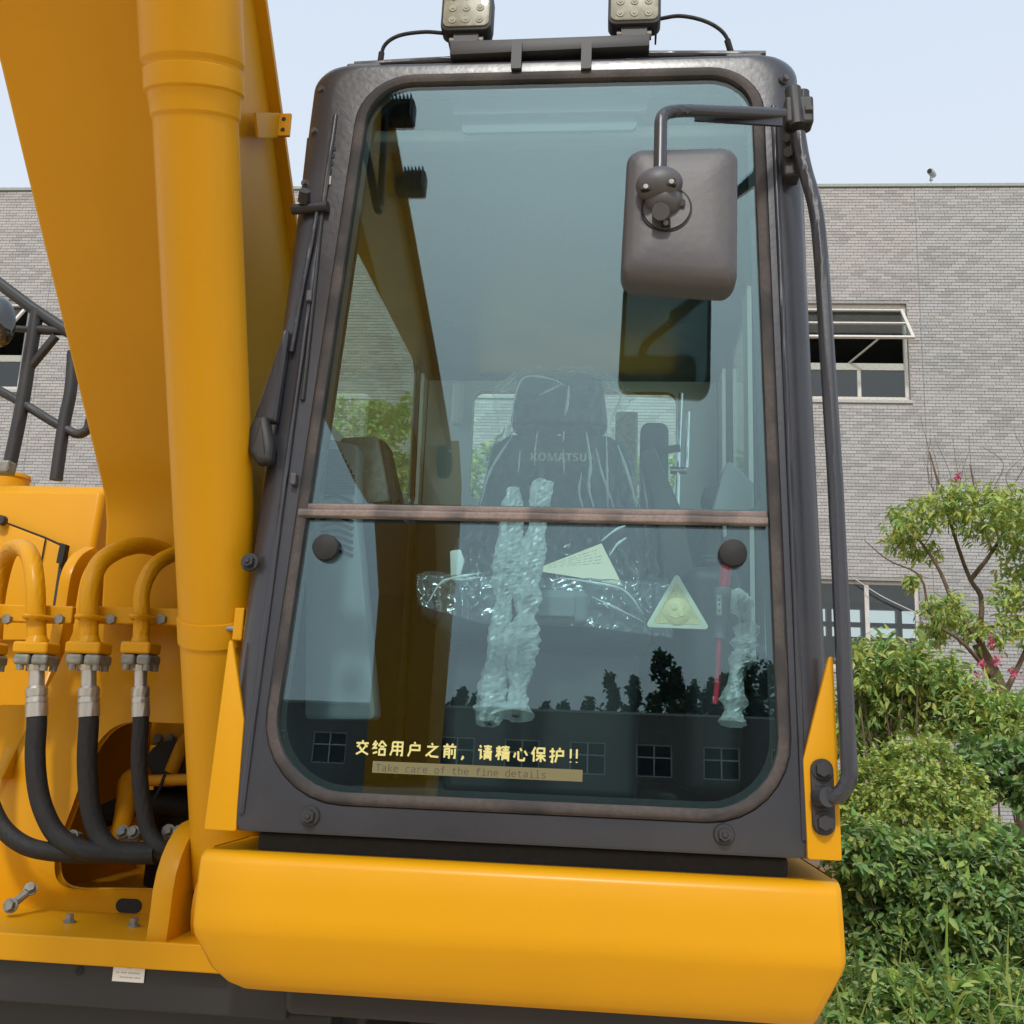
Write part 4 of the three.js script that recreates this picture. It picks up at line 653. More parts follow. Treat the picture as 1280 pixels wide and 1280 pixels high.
// ---------------------------------------------------------------- tank, rails and mirror on the far side
{
  const zT = -2.95;
  const A = at(-60, 600, zT), B = at(127, 600, zT), Cc = at(127, 820, zT);
  const xr = B.x, yt = A.y, yb = 1.2;
  const tank = part('fuel_tank', [extX(roundPoly([[yb, zT - 1.0], [yb, zT - 0.05], [1.95, zT + 0.01], [yt - 0.03, zT - 0.02], [yt, zT - 0.06], [yt, zT - 1.0]], [0.02, 0.02, 0.2, 0.02, 0.02, 0.02], 5).map((p) => [p.x, p.y]), -2.3, xr, { bevel: 0.022, seg: 4 })], M.yellow);
  const P = (list, z) => list.map(([x, y]) => { const q = at(x, y, z); return [q.x, q.y]; });
  part('step_panel', ext(P([[-60, 632], [0, 652], [52, 672], [78, 684], [66, 800], [-60, 800]], zT + 0.04).reverse(), 0.02, { o: V(0, 0, zT + 0.02), bevel: 0.004 }), M.yellow, tank);
  part('panel_gap_backing', ext(P([[-60, 629.5], [0, 649.5], [53, 669.5], [81, 682], [69, 800], [-60, 800]], zT + 0.025).reverse(), 0.006, { o: V(0, 0, zT + 0.012) }), M.rubber, tank);  // black sheet added behind the panel to darken the gap along its edge
  { const a = at(57, 673, zT + 0.045), b = at(52, 700, zT + 0.045); part('panel_seam', pipe([a, b, at(50, 705, zT + 0.045)], 0.0022, { n: 8 }), M.rubber, tank); }
  part('panel_latch', loft([P([[74, 678], [81, 680], [76, 705], [69, 703]], zT + 0.07).map(([x, y]) => V(x, y, zT + 0.065)), P([[74, 678], [81, 680], [76, 705], [69, 703]], zT + 0.07).map(([x, y]) => V(x, y, zT + 0.04))], { cap0: true, cap1: true, crease: 0.3 }), M.rubber, tank);
  part('panel_gap', loft([P([[72, 704], [75, 705], [70, 770], [62, 770]], zT + 0.06).map(([x, y]) => V(x, y, zT + 0.052)), P([[72, 704], [75, 705], [70, 770], [62, 770]], zT + 0.06).map(([x, y]) => V(x, y, zT + 0.03))], { cap0: true, cap1: true, crease: 0.3 }), M.black, tank);
  { const p = at(4, 651, zT + 0.05); part('panel_knob', cyl(p, p.clone().add(V(0, 0, 0.02)), 0.016, 0.014, 14), M.black, tank); }
  // filler neck and lamp on top of the tank
  { const p = at(14, 590, zT - 0.25); part('filler_neck', [cyl(V(p.x, yt - 0.02, p.z), V(p.x, yt + 0.075, p.z), 0.062, 0.062, 28), cyl(V(p.x, yt + 0.068, p.z), V(p.x, yt + 0.08, p.z), 0.066, 0.064, 28)], M.yellow, tank);
    const q = at(-3, 582, zT - 0.02); part('tank_lamp', rbox(q.x - 0.07, q.x + 0.035, q.y - 0.022, q.y + 0.02, q.z - 0.05, q.z, 0.008), M.zinc, tank); }
  // tubular guard rail
  const zR = -3.35, W = (x, y, z = zR) => at(x, y, z);
  const rail = part('guard_rail', [pipe([W(-60, 310), W(40, 385), W(112, 432)], 0.022, { n: 14 })], M.black, ex, 'black tubular guard rail over the tank');
  part('rail_post', pipe([W(47, 388), W(38, 440), W(26, 515), W(8, 600)], 0.024, { smooth: 16, n: 14 }), M.black, rail);
  part('rail_post', pipe([W(92, 440), W(88, 490), W(80, 530), W(70, 600)], 0.022, { smooth: 16, n: 14 }), M.black, rail);
  part('rail_bar', pipe([W(40, 412), W(120, 416)], 0.017, { n: 14 }), M.black, rail);
  part('rail_bar', pipe([W(-30, 408), W(38, 412)], 0.012, { n: 12 }), M.black, rail);
  part('rail_brace', pipe([W(70, 420), W(32, 466)], 0.016, { n: 12 }), M.black, rail);
  part('rail_bar', pipe([W(-50, 462), W(25, 502), W(70, 530), W(98, 544), W(110, 538), W(114, 520)], 0.0165, { R: 0.05, n: 14 }), M.black, rail);
  // far mirror, a round-edged pod on the rail
  const mc = W(-4, 400, zR + 0.12); const rings = [];
  for (let k = 0; k <= 8; k++) { const t = k / 8, rad = Math.sin(Math.PI * (0.1 + 0.9 * t) / 1.0 * 0.5) ; rings.push(Array.from({ length: 24 }, (_, i) => { const a = i / 24 * 2 * Math.PI; return V(mc.x + Math.cos(a) * 0.062 * rad, mc.y + Math.sin(a) * 0.095 * rad - 0.02 * Math.cos(a), mc.z + 0.07 * (1 - t) - 0.02); })); }
  part('far_mirror', loft(rings, { cap0: true, cap1: true, crease: 1 }), phys(lin(0.02, 0.022, 0.022), { roughness: 0.08, clearcoat: 1 }));
}
// ---------------------------------------------------------------- body and crawlers that carry it all (mostly hidden)
{
  part('engine_hood', rbox(-1.75, 0.38, 1.15, 2.15, -6.1, -4.3, 0.06, 3), M.yellow);
  part('counterweight', rbox(-2.28, 0.38, 1.1, 2.1, -6.75, -6.12, 0.12, 4), M.charcoal);
  part('centre_frame', rbox(-1.8, -0.1, 1.0, 1.25, -6.1, -3.2, 0.03), M.yellow);
  part('side_cover', rbox(-2.29, -1.6, 1.1, 2.0, -6.1, -4.0, 0.05, 3), M.yellow);
  part('slewing_ring', cyl(V(-0.95, 0.78, -4.0), V(-0.95, 1.0, -4.0), 0.62, 0.62, 48), M.black);
  part('carbody', rbox(-1.9, 0.0, 0.5, 0.8, -4.6, -3.4, 0.05), M.black);
  for (const x of [-2.25, -0.25]) {
    const loop = roundPoly([[0.02, -5.75], [0.02, -2.35], [0.86, -2.15], [0.86, -5.95]].map(([y, z]) => [z, y]), 0.38, 10).map((p) => [p.y, p.x]);
    const inner = roundPoly([[0.07, -5.7], [0.07, -2.4], [0.81, -2.2], [0.81, -5.9]].map(([y, z]) => [z, y]), 0.34, 10).map((p) => [p.y, p.x]);
    const c = part('crawler_track', extX(loop, x, x + 0.55, { holes: [inner], bevel: 0.004 }), M.black);
    part('track_frame', extX(roundPoly([[0.2, -5.5], [0.2, -2.6], [0.66, -2.5], [0.66, -5.6]].map(([y, z]) => [z, y]), 0.1, 5).map((p) => [p.y, p.x]), x + 0.12, x + 0.43, { bevel: 0.01 }), M.yellow, c);
    for (const [y, z, r] of [[0.44, -2.55, 0.33], [0.44, -5.55, 0.33]]) part('track_wheel', cyl(V(x + 0.15, y, z), V(x + 0.4, y, z), r, r, 28), M.black, c);
  }
}

// ---------------------------------------------------------------- inside the cab
{
  const P = (list, z) => list.map(([x, y]) => { const q = at(x, y, z); return [q.x, q.y]; });
  // operator's seat
  const zs = -2.95;
  const seat = part('operator_seat', [ext(roundPoly([[-0.425, 1.86], [0.10, 1.86], [0.085, 2.15], [0.035, 2.39], [-0.02, 2.425], [-0.31, 2.425], [-0.365, 2.39], [-0.41, 2.15]], 0.05, 5), 0.15, { o: V(0, 0, zs - 0.1), bevel: 0.045, seg: 4 })], M.seat, ex, 'dark fabric operator seat wrapped in plastic film');
  part('headrest', [ext(roundPoly([[-0.315, 2.435], [-0.160, 2.435], [-0.160, 2.6], [-0.295, 2.6]], 0.03, 4), 0.11, { o: V(0, 0, zs - 0.06), bevel: 0.025, seg: 3 }), ext(roundPoly([[-0.178, 2.435], [-0.02, 2.435], [-0.04, 2.6], [-0.178, 2.6]], 0.03, 4), 0.11, { o: V(0, 0, zs - 0.06), bevel: 0.025, seg: 3 })], M.seat, seat);
  part('seat_cushion', [rbox(-0.43, 0.10, 1.76, 1.90, -2.95, -2.42, 0.055, 4)], M.seat, seat);
  part('side_bolster', [rbox(-0.46, -0.39, 1.80, 1.93, -2.9, -2.42, 0.03, 3)], M.seat, seat);
  part('side_bolster', [rbox(0.06, 0.13, 1.80, 1.93, -2.9, -2.42, 0.03, 3)], M.seat, seat);
  part('seat_front_handle', [rbox(-0.20, -0.055, 1.80, 1.885, -2.42, -2.375, 0.02, 3), rbox(-0.185, -0.085, 1.818, 1.868, -2.376, -2.366, 0.008)], M.consoleGrey, seat);
  part('seat_base', [rbox(-0.4, 0.07, 1.4, 1.76, -2.92, -2.5, 0.03)], M.black, seat);
  const font = await new FontLoader().loadAsync('fonts/droid/droid_sans_bold.typeface.json');
  const tg = new TextGeometry('KOMATSU', { font, size: 0.0245, depth: 0.002, curveSegments: 3 }); tg.computeBoundingBox(); const tw = tg.boundingBox.max.x;
  const c0 = at(662, 575, zs + 0.052), c1 = at(733, 575, zs + 0.052); tg.scale((c1.x - c0.x) / tw, 1, 1); tg.translate(c0.x, c0.y - 0.002, zs + 0.051);
  part('seat_lettering', tg, std(lin(0.85, 0.83, 0.72), { roughness: 0.7 }), seat);
  // wrapped travel levers standing up from the floor
  const wob = (k) => { const f = (t) => 0.58 + 0.78 * vn(t * 15 + k * 3, k, 64, 5); f.w = (i, a) => { const c = Math.cos(a) * 1.5 + 3, d = Math.sin(a) * 1.5 + 3; return 0.78 + 0.3 * vn(c * 2 + i * 0.31, d * 2 - i * 0.43 + k, 64, 13) + 0.34 * vn(c * 3.1 - i * 0.83 + k, d * 3.1 + i * 0.71, 64, 17); }; return f; };
  const lv = (pts, k) => { const l = part('travel_lever', pipe(pts.map(([x, y, z]) => at(x, y, z)), 0.009, { smooth: 20, n: 10 }), M.black); part('plastic_wrap', toCreasedNormals(pipe(pts.map(([x, y, z]) => at(x, y, z)), 0.0245, { smooth: 84, n: 20, rad: wob(k), caps: true }), 0.12), M.wrap, l, 'crumpled clear plastic wrapping'); };
  lv([[642, 612, -2.3], [636, 690, -2.27], [628, 760, -2.24], [620, 830, -2.2], [610, 905, -2.16]], 1);
  lv([[678, 604, -2.3], [668, 680, -2.27], [658, 760, -2.24], [650, 830, -2.2], [645, 895, -2.16]], 4);
  // control column, vent grille and display at the right hand side of the driver
  const cw = part('vent_column', [ext(roundPoly(P([[382, 700], [398, 545], [448, 556], [446, 640], [452, 700], [470, 900], [380, 900]], -2.14).reverse(), 0.012, 3), 0.06, { o: V(0, 0, -2.2), bevel: 0.008 })], M.consoleGrey);
  for (let k = 0; k < 9; k++) { const a = at(409 - k * 0.6, 563 + k * 6.3, -2.13), b = at(425 + k * 3.4 * (k < 6 ? 1 : 0.9), 563 + k * 6.3, -2.13); part('vent_slot', rbox(a.x, Math.min(b.x, at(443, 600, -2.13).x), a.y - 0.0045, a.y + 0.0045, -2.141, -2.1345, 0.0012), M.rubber, cw); }
  for (let k = 0; k < 9; k++) { const a = at(400, 622 + k * 8.5, -2.13), m = at(420, 619.5 + k * 8.5, -2.13), b = at(440, 626 + k * 8.5, -2.13); part('vent_slot', pipe([a, m, b].map((p) => V(p.x, p.y, -2.139)), 0.0036, { smooth: 10, n: 6 }), M.rubber, cw); }
  const mon = ext(roundPoly(P([[424, 548], [472, 545], [488, 628], [446, 632]], -2.26).reverse(), 0.01, 3), 0.05, { o: V(0, 0, -2.3), bevel: 0.008 });
  part('display_back', mon, std(lin(0.2, 0.19, 0.17), { map: rubberMap, roughness: 0.7 }));
  part('display_edge', ext(P([[472, 545], [480, 550], [496, 622], [488, 628]], -2.25).reverse(), 0.07, { o: V(0, 0, -2.34) }), M.rubber);
  // consoles beside the seat
  for (const x of [0.18]) { part('side_console', [rbox(x, x + 0.14, 1.42, 1.98, -3.2, -2.55, 0.04, 3)], M.black); const bt = V(x + 0.07, 1.98, -2.62); part('control_lever', [pipe([bt, bt.clone().add(V(0, 0.12, 0.03)), bt.clone().add(V(0, 0.2, 0.06))], 1, { smooth: 14, n: 14, rad: (t) => t < 0.55 ? 0.028 - 0.02 * t : 0.019 + 0.012 * Math.sin((t - 0.55) * 6.5) }), ...Array.from({ length: 5 }, (_, k) => cyl(bt.clone().add(V(0, 0.012 + k * 0.014, 0.003 * k)), bt.clone().add(V(0, 0.02 + k * 0.014, 0.003 * k)), 0.036 - k * 0.004, 0.033 - k * 0.004, 16))], M.rubber); }
  part('lever_console', [ext(roundPoly(P([[800, 566], [818, 560], [852, 640], [870, 720], [830, 740], [822, 660]], -2.62).reverse(), 0.012, 3), 0.1, { o: V(0, 0, -2.7), bevel: 0.012 })], M.black);
  part('rear_box', [rbox(0.0, 0.075, 2.25, 2.62, -3.42, -3.3, 0.01)], M.beige);
  part('rear_bin', [rbox(0.085, 0.18, 2.2, 2.60, -3.45, -3.34, 0.03, 3)], M.seat);
  part('rear_shelf', [rbox(-0.66, 0.34, 1.42, 2.28, -3.5, -3.28, 0.03, 3)], M.seat);
  part('lower_side_trim', rbox(-0.683, -0.672, 1.40, 2.21, -3.27, -2.06, 0.004), M.seat);
  part('lower_side_trim', rbox(0.347, 0.358, 1.40, 1.74, -3.27, -2.06, 0.004), M.seat);
  part('latch_rod', [pipe([at(851, 492, -3.1), at(848, 560, -3.1), at(846, 640, -3.1)], 0.008, { n: 10 }), cyl(at(838, 588, -3.1), at(858, 588, -3.1), 0.012, 0.012, 12), cyl(at(860, 515, -3.05), at(858, 585, -3.05), 0.007, 0.007, 10)], M.chrome);
  part('latch_handle', [pipe([at(812, 566, -3.0), at(836, 562, -3.0), at(850, 560, -3.0)], 0.012, { n: 10 })], M.black);
  part('door_armrest', ext(roundPoly(P([[890, 640], [905, 585], [912, 570], [944, 600], [944, 640]], -2.5).reverse(), 0.01, 3), 0.08, { o: V(0, 0, -2.6), bevel: 0.01 }), M.consoleGrey);
  // lock lever: red neck with grey grip, and its wrapped stay
  const lk = part('lock_lever', [pipe([at(904, 735, -2.1), at(902, 770, -2.1), at(899, 798, -2.1)], 1, { smooth: 16, n: 14, rad: (t) => 0.017 - 0.004 * t })], M.consoleGrey);
  part('lever_neck', [pipe([at(908, 706, -2.1), at(905, 735, -2.1)], 0.0115, { n: 12 }), pipe([at(899, 798, -2.1), at(897, 850, -2.1), at(894, 880, -2.1)], 0.006, { n: 10 })], M.red, lk);
  { const cv = document.createElement('canvas'); cv.width = 64; cv.height = 192; const g = cv.getContext('2d'); g.fillStyle = '#e4e4dd'; g.fillRect(0, 0, 64, 192); g.strokeStyle = g.fillStyle = '#2a2c30'; g.lineWidth = 4; g.strokeRect(5, 5, 54, 182); g.strokeRect(16, 22, 32, 34); g.fillRect(26, 34, 12, 20); g.fillRect(29, 78, 6, 36); g.fillRect(20, 90, 24, 6); g.strokeRect(16, 138, 32, 34); g.fillRect(26, 146, 12, 18);
    const t = new THREE.CanvasTexture(cv); t.colorSpace = THREE.SRGBColorSpace; const p = at(899, 756, -2.08), pg = new THREE.PlaneGeometry(0.0115, 0.042); pg.translate(p.x - BASE.x, p.y, p.z - BASE.z); const m = new THREE.Mesh(pg, std(lin(1, 1, 1), { map: t, roughness: 0.6 })); m.name = 'lever_label'; lk.add(m); }
  { const f = wob(7); const l = part('pedal_lever', pipe([at(925, 742, -2.12), at(932, 790, -2.1), at(928, 850, -2.08)], 0.008, { smooth: 12, n: 8 }), M.black); part('plastic_wrap', toCreasedNormals(pipe([at(918, 738, -2.12), at(932, 775, -2.11), at(930, 810, -2.1), at(920, 850, -2.08), at(915, 905, -2.06)], 0.019, { smooth: 64, n: 20, rad: f }), 0.12), M.wrap, l, 'crumpled clear plastic wrapping'); }
  // hanging warning triangle
  const zt = -2.02, tri = P([[846, 715], [888, 787], [806, 784]], zt), cx = tri.reduce((s, p) => s + p[0], 0) / 3, cy = tri.reduce((s, p) => s + p[1], 0) / 3;
  const sc = (k) => tri.map(([x, y]) => [cx + (x - cx) * k, cy + (y - cy) * k]).reverse();
  const tp = part('warning_triangle', ext(roundPoly(sc(1), 0.006, 4), 0.006, { o: V(0, 0, zt - 0.006), bevel: 0.0015 }), std(lin(0.55, 0.55, 0.42), { roughness: 0.5 }), ex, 'pale yellow triangular tag with light border');
  part('triangle_face', ext(roundPoly(sc(0.76), 0.005, 4), 0.001, { o: V(0, 0, zt) }), std(lin(0.66, 0.55, 0.26), { map: clothMap, roughness: 0.55 }), tp);
  part('embossed_disc', [cyl(V(cx, cy - 0.004, zt + 0.001), V(cx, cy - 0.004, zt + 0.003), 0.027, 0.025, 32), cyl(V(cx - 0.006, cy + 0.004, zt + 0.002), V(cx - 0.006, cy + 0.004, zt + 0.005), 0.009, 0.006, 16), cyl(V(cx + 0.008, cy - 0.008, zt + 0.002), V(cx + 0.008, cy - 0.008, zt + 0.005), 0.008, 0.006, 16), pipe([V(cx - 0.015, cy - 0.012, zt + 0.003), V(cx, cy - 0.016, zt + 0.003), V(cx + 0.014, cy + 0.006, zt + 0.003)], 0.0018, { smooth: 12, n: 6 })], std(lin(0.64, 0.54, 0.27), { roughness: 0.5 }), tp);
  // interior lamp at the left rear pillar and hooks
  part('rear_lamp', [rbox(-0.585, -0.545, 2.62, 2.78, -3.5, -3.46, 0.012, 3)], M.lining);
  part('seat_belt_anchor', [ext(roundPoly(P([[562, 688], [575, 686], [580, 700], [574, 722], [563, 720]], -2.5).reverse(), 0.004, 3), 0.015, { o: V(0, 0, -2.52), bevel: 0.002 })], M.white);
  for (const [px, py] of [[735, 175], [610, 400]]) part('speaker_grille', [cyl(V(at(px, py, -3.4).x, 2.84, -3.46), V(at(px, py, -3.4).x, 2.84, -3.44), 0.05, 0.046, 24)], M.rubber);
}
// plastic film drawn over the seat: a thing that can be lifted off
{
  const o = thing('seat_cover_film', 'clear wrinkled plastic film draped over the dark operator seat', 'plastic cover', null, worldOf(BASE), -PSI);
  const film = (pts, name, amp, sx) => {                              // grid of points in the machine frame
    const nu = pts.length, g = []; for (const row of pts) g.push(row);
    const n = 70, m = 90, pos = [], idx = [];
    for (let j = 0; j <= n; j++) for (let i = 0; i <= m; i++) {
      const v = j / n * (g.length - 1), u = i / m * (g[0].length - 1), a = Math.min(Math.floor(v), g.length - 2), b = Math.min(Math.floor(u), g[0].length - 2), fv = v - a, fu = u - b;
      const q = g[a][b].clone().lerp(g[a][b + 1], fu).lerp(g[a + 1][b].clone().lerp(g[a + 1][b + 1], fu), fv);
      const rg = (a) => Math.pow(1 - Math.abs(2 * a - 1), 5), w = rg(vn(i * 0.3 + 3, j * 0.05, 64, 11)), w2 = rg(vn(i * 0.42 + j * 0.22, j * 0.16 - i * 0.1, 64, 15));
      q.z += amp * (w * 1.2 + w2 * 0.7); q.x += amp * 0.4 * (vn(j * 0.3, i * 0.2, 64, 19) - 0.5); pos.push(q.x, q.y, q.z);
    }
    for (let j = 0; j < n; j++) for (let i = 0; i < m; i++) { const a = j * (m + 1) + i; idx.push(a, a + 1, a + m + 2, a, a + m + 2, a + m + 1); }
    const geo = new THREE.BufferGeometry(); geo.setAttribute('position', new THREE.Float32BufferAttribute(pos, 3)); geo.setIndex(idx); geo.computeVertexNormals(); geo.translate(-BASE.x, 0, -BASE.z);
    const q = new THREE.Mesh(geo, M.film); q.name = name; o.add(q); void nu;
  };
  const z = -2.87;
  film([[V(-0.345, 2.43, z + 0.02), V(-0.25, 2.43, z + 0.045), V(-0.1, 2.43, z + 0.045), V(0.0, 2.43, z + 0.02)], [V(-0.37, 2.56, z - 0.05), V(-0.3, 2.57, z - 0.01), V(-0.05, 2.57, z - 0.01), V(0.06, 2.54, z - 0.05)], [V(-0.30, 2.61, z - 0.04), V(-0.25, 2.625, z - 0.04), V(-0.08, 2.625, z - 0.04), V(-0.01, 2.6, z - 0.04)]], 'headrest_film', 0.022);
  film([[V(-0.44, 1.93, z + 0.12), V(-0.25, 1.93, z + 0.13), V(-0.05, 1.93, z + 0.13), V(0.13, 1.93, z + 0.11)], [V(-0.43, 2.1, z + 0.05), V(-0.25, 2.15, z + 0.06), V(-0.05, 2.15, z + 0.06), V(0.115, 2.1, z + 0.04)], [V(-0.40, 2.3, z - 0.0), V(-0.28, 2.36, z + 0.0), V(-0.05, 2.36, z + 0.0), V(0.08, 2.3, z - 0.01)], [V(-0.34, 2.43, z - 0.05), V(-0.28, 2.44, z - 0.03), V(-0.05, 2.44, z - 0.03), V(0.01, 2.43, z - 0.05)]], 'backrest_film', 0.034);
  film([[V(-0.46, 1.84, -2.40), V(-0.3, 1.80, -2.39), V(-0.05, 1.80, -2.39), V(0.14, 1.78, -2.40)], [V(-0.47, 1.915, -2.42), V(-0.3, 1.915, -2.40), V(-0.05, 1.915, -2.40), V(0.13, 1.91, -2.42)], [V(-0.48, 1.955, -2.6), V(-0.3, 1.93, -2.6), V(-0.05, 1.93, -2.6), V(0.14, 1.95, -2.6)], [V(-0.46, 1.95, -2.84), V(-0.3, 1.94, -2.84), V(-0.05, 1.94, -2.84), V(0.12, 1.95, -2.84)]], 'cushion_film', 0.011);
  shadow(o);
}
// pale ribbons along the seat film folds, standing in for bright highlight streaks
{
  const o = scene.getObjectByName('seat_cover_film'), glintMat = phys(lin(0.9, 0.92, 0.92), { transmission: 0.35, thickness: 0, roughness: 0.3, ior: 1.6 });
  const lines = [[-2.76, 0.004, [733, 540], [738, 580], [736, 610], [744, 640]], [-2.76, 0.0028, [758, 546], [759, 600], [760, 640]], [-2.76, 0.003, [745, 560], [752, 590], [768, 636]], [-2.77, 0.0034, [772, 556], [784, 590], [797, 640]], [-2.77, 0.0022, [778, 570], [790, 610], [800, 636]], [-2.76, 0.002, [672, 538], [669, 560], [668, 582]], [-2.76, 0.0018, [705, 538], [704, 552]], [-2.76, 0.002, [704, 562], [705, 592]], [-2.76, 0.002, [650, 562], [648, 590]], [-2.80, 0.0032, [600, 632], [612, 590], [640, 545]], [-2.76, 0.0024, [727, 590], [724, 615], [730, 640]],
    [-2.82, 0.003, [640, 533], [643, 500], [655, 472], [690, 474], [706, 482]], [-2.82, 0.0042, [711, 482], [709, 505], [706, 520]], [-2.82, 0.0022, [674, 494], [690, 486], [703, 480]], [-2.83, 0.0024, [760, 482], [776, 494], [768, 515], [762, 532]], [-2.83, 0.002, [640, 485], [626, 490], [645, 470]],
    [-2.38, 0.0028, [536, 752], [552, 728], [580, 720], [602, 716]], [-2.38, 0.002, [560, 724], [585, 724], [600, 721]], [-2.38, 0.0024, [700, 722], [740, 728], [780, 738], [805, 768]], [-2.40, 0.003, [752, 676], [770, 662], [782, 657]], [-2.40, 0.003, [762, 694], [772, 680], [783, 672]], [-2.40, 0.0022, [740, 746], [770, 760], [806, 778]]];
  for (const [z, r, ...pts] of lines) { const f = (t, i) => (0.35 + 0.9 * Math.sin(Math.PI * t)) * (0.7 + 0.6 * vn(i * 0.6, r * 9000, 64, 23)); const g = pipe(pts.map(([x, y]) => at(x, y, z)), r, { smooth: 26, n: 7, rad: f }); g.translate(-BASE.x, 0, -BASE.z); const m = new THREE.Mesh(g, glintMat); m.name = 'film_glint'; o.add(m); }
  shadow(o);
}
// papers lying on the seat
{
  const c = [[690, 706], [752, 672], [777, 727], [700, 716]].map(([x, y]) => at(x, y, -2.55)); const c0 = c[0].clone().add(c[2]).multiplyScalar(0.5); void c0;
  const cv = document.createElement('canvas'); cv.width = cv.height = 256; const g = cv.getContext('2d'); g.fillStyle = '#e3d3b8'; g.fillRect(0, 0, 256, 256); g.fillStyle = '#77796f'; for (let r = 0; r < 5; r++) for (let x = 26; x < 220; x += rr(10, 26)) g.fillRect(x, 26 + r * 22, rr(6, 18), 4);
  const t = new THREE.CanvasTexture(cv); t.colorSpace = THREE.SRGBColorSpace;
  const o = thing('paper_sheet', 'folded printed paper sheet lying on the plastic covered seat', 'paper', null, worldOf(V(-0.06, 1.95, -2.56)), -PSI);
  const A = V(-0.115, 0.0, 0.02), B = V(0.085, -0.035, 0.05), C = V(0.03, 0.085, -0.03), Dd = V(-0.12, 0.02, -0.02);
  const geo = new THREE.BufferGeometry(), pos = [], uv = [], idx = [], n = 8;
  for (let j = 0; j <= n; j++) for (let i = 0; i <= n; i++) { const u = i / n, v = j / n; const q = A.clone().lerp(B, u).lerp(Dd.clone().lerp(C, u), v); q.z += 0.012 * Math.sin(u * 3.1) * (1 - v); pos.push(q.x, q.y, q.z); uv.push(u, v); }
  for (let j = 0; j < n; j++) for (let i = 0; i < n; i++) { const a = j * (n + 1) + i; idx.push(a, a + 1, a + n + 2, a, a + n + 2, a + n + 1); }
  geo.setAttribute('position', new THREE.Float32BufferAttribute(pos, 3)); geo.setAttribute('uv', new THREE.Float32BufferAttribute(uv, 2)); geo.setIndex(idx); geo.computeVertexNormals();
  const m = new THREE.Mesh(geo, std(lin(1, 1, 1), { map: t, roughness: 0.8, side: THREE.DoubleSide })); m.name = 'sheet'; o.add(m); shadow(o);
}
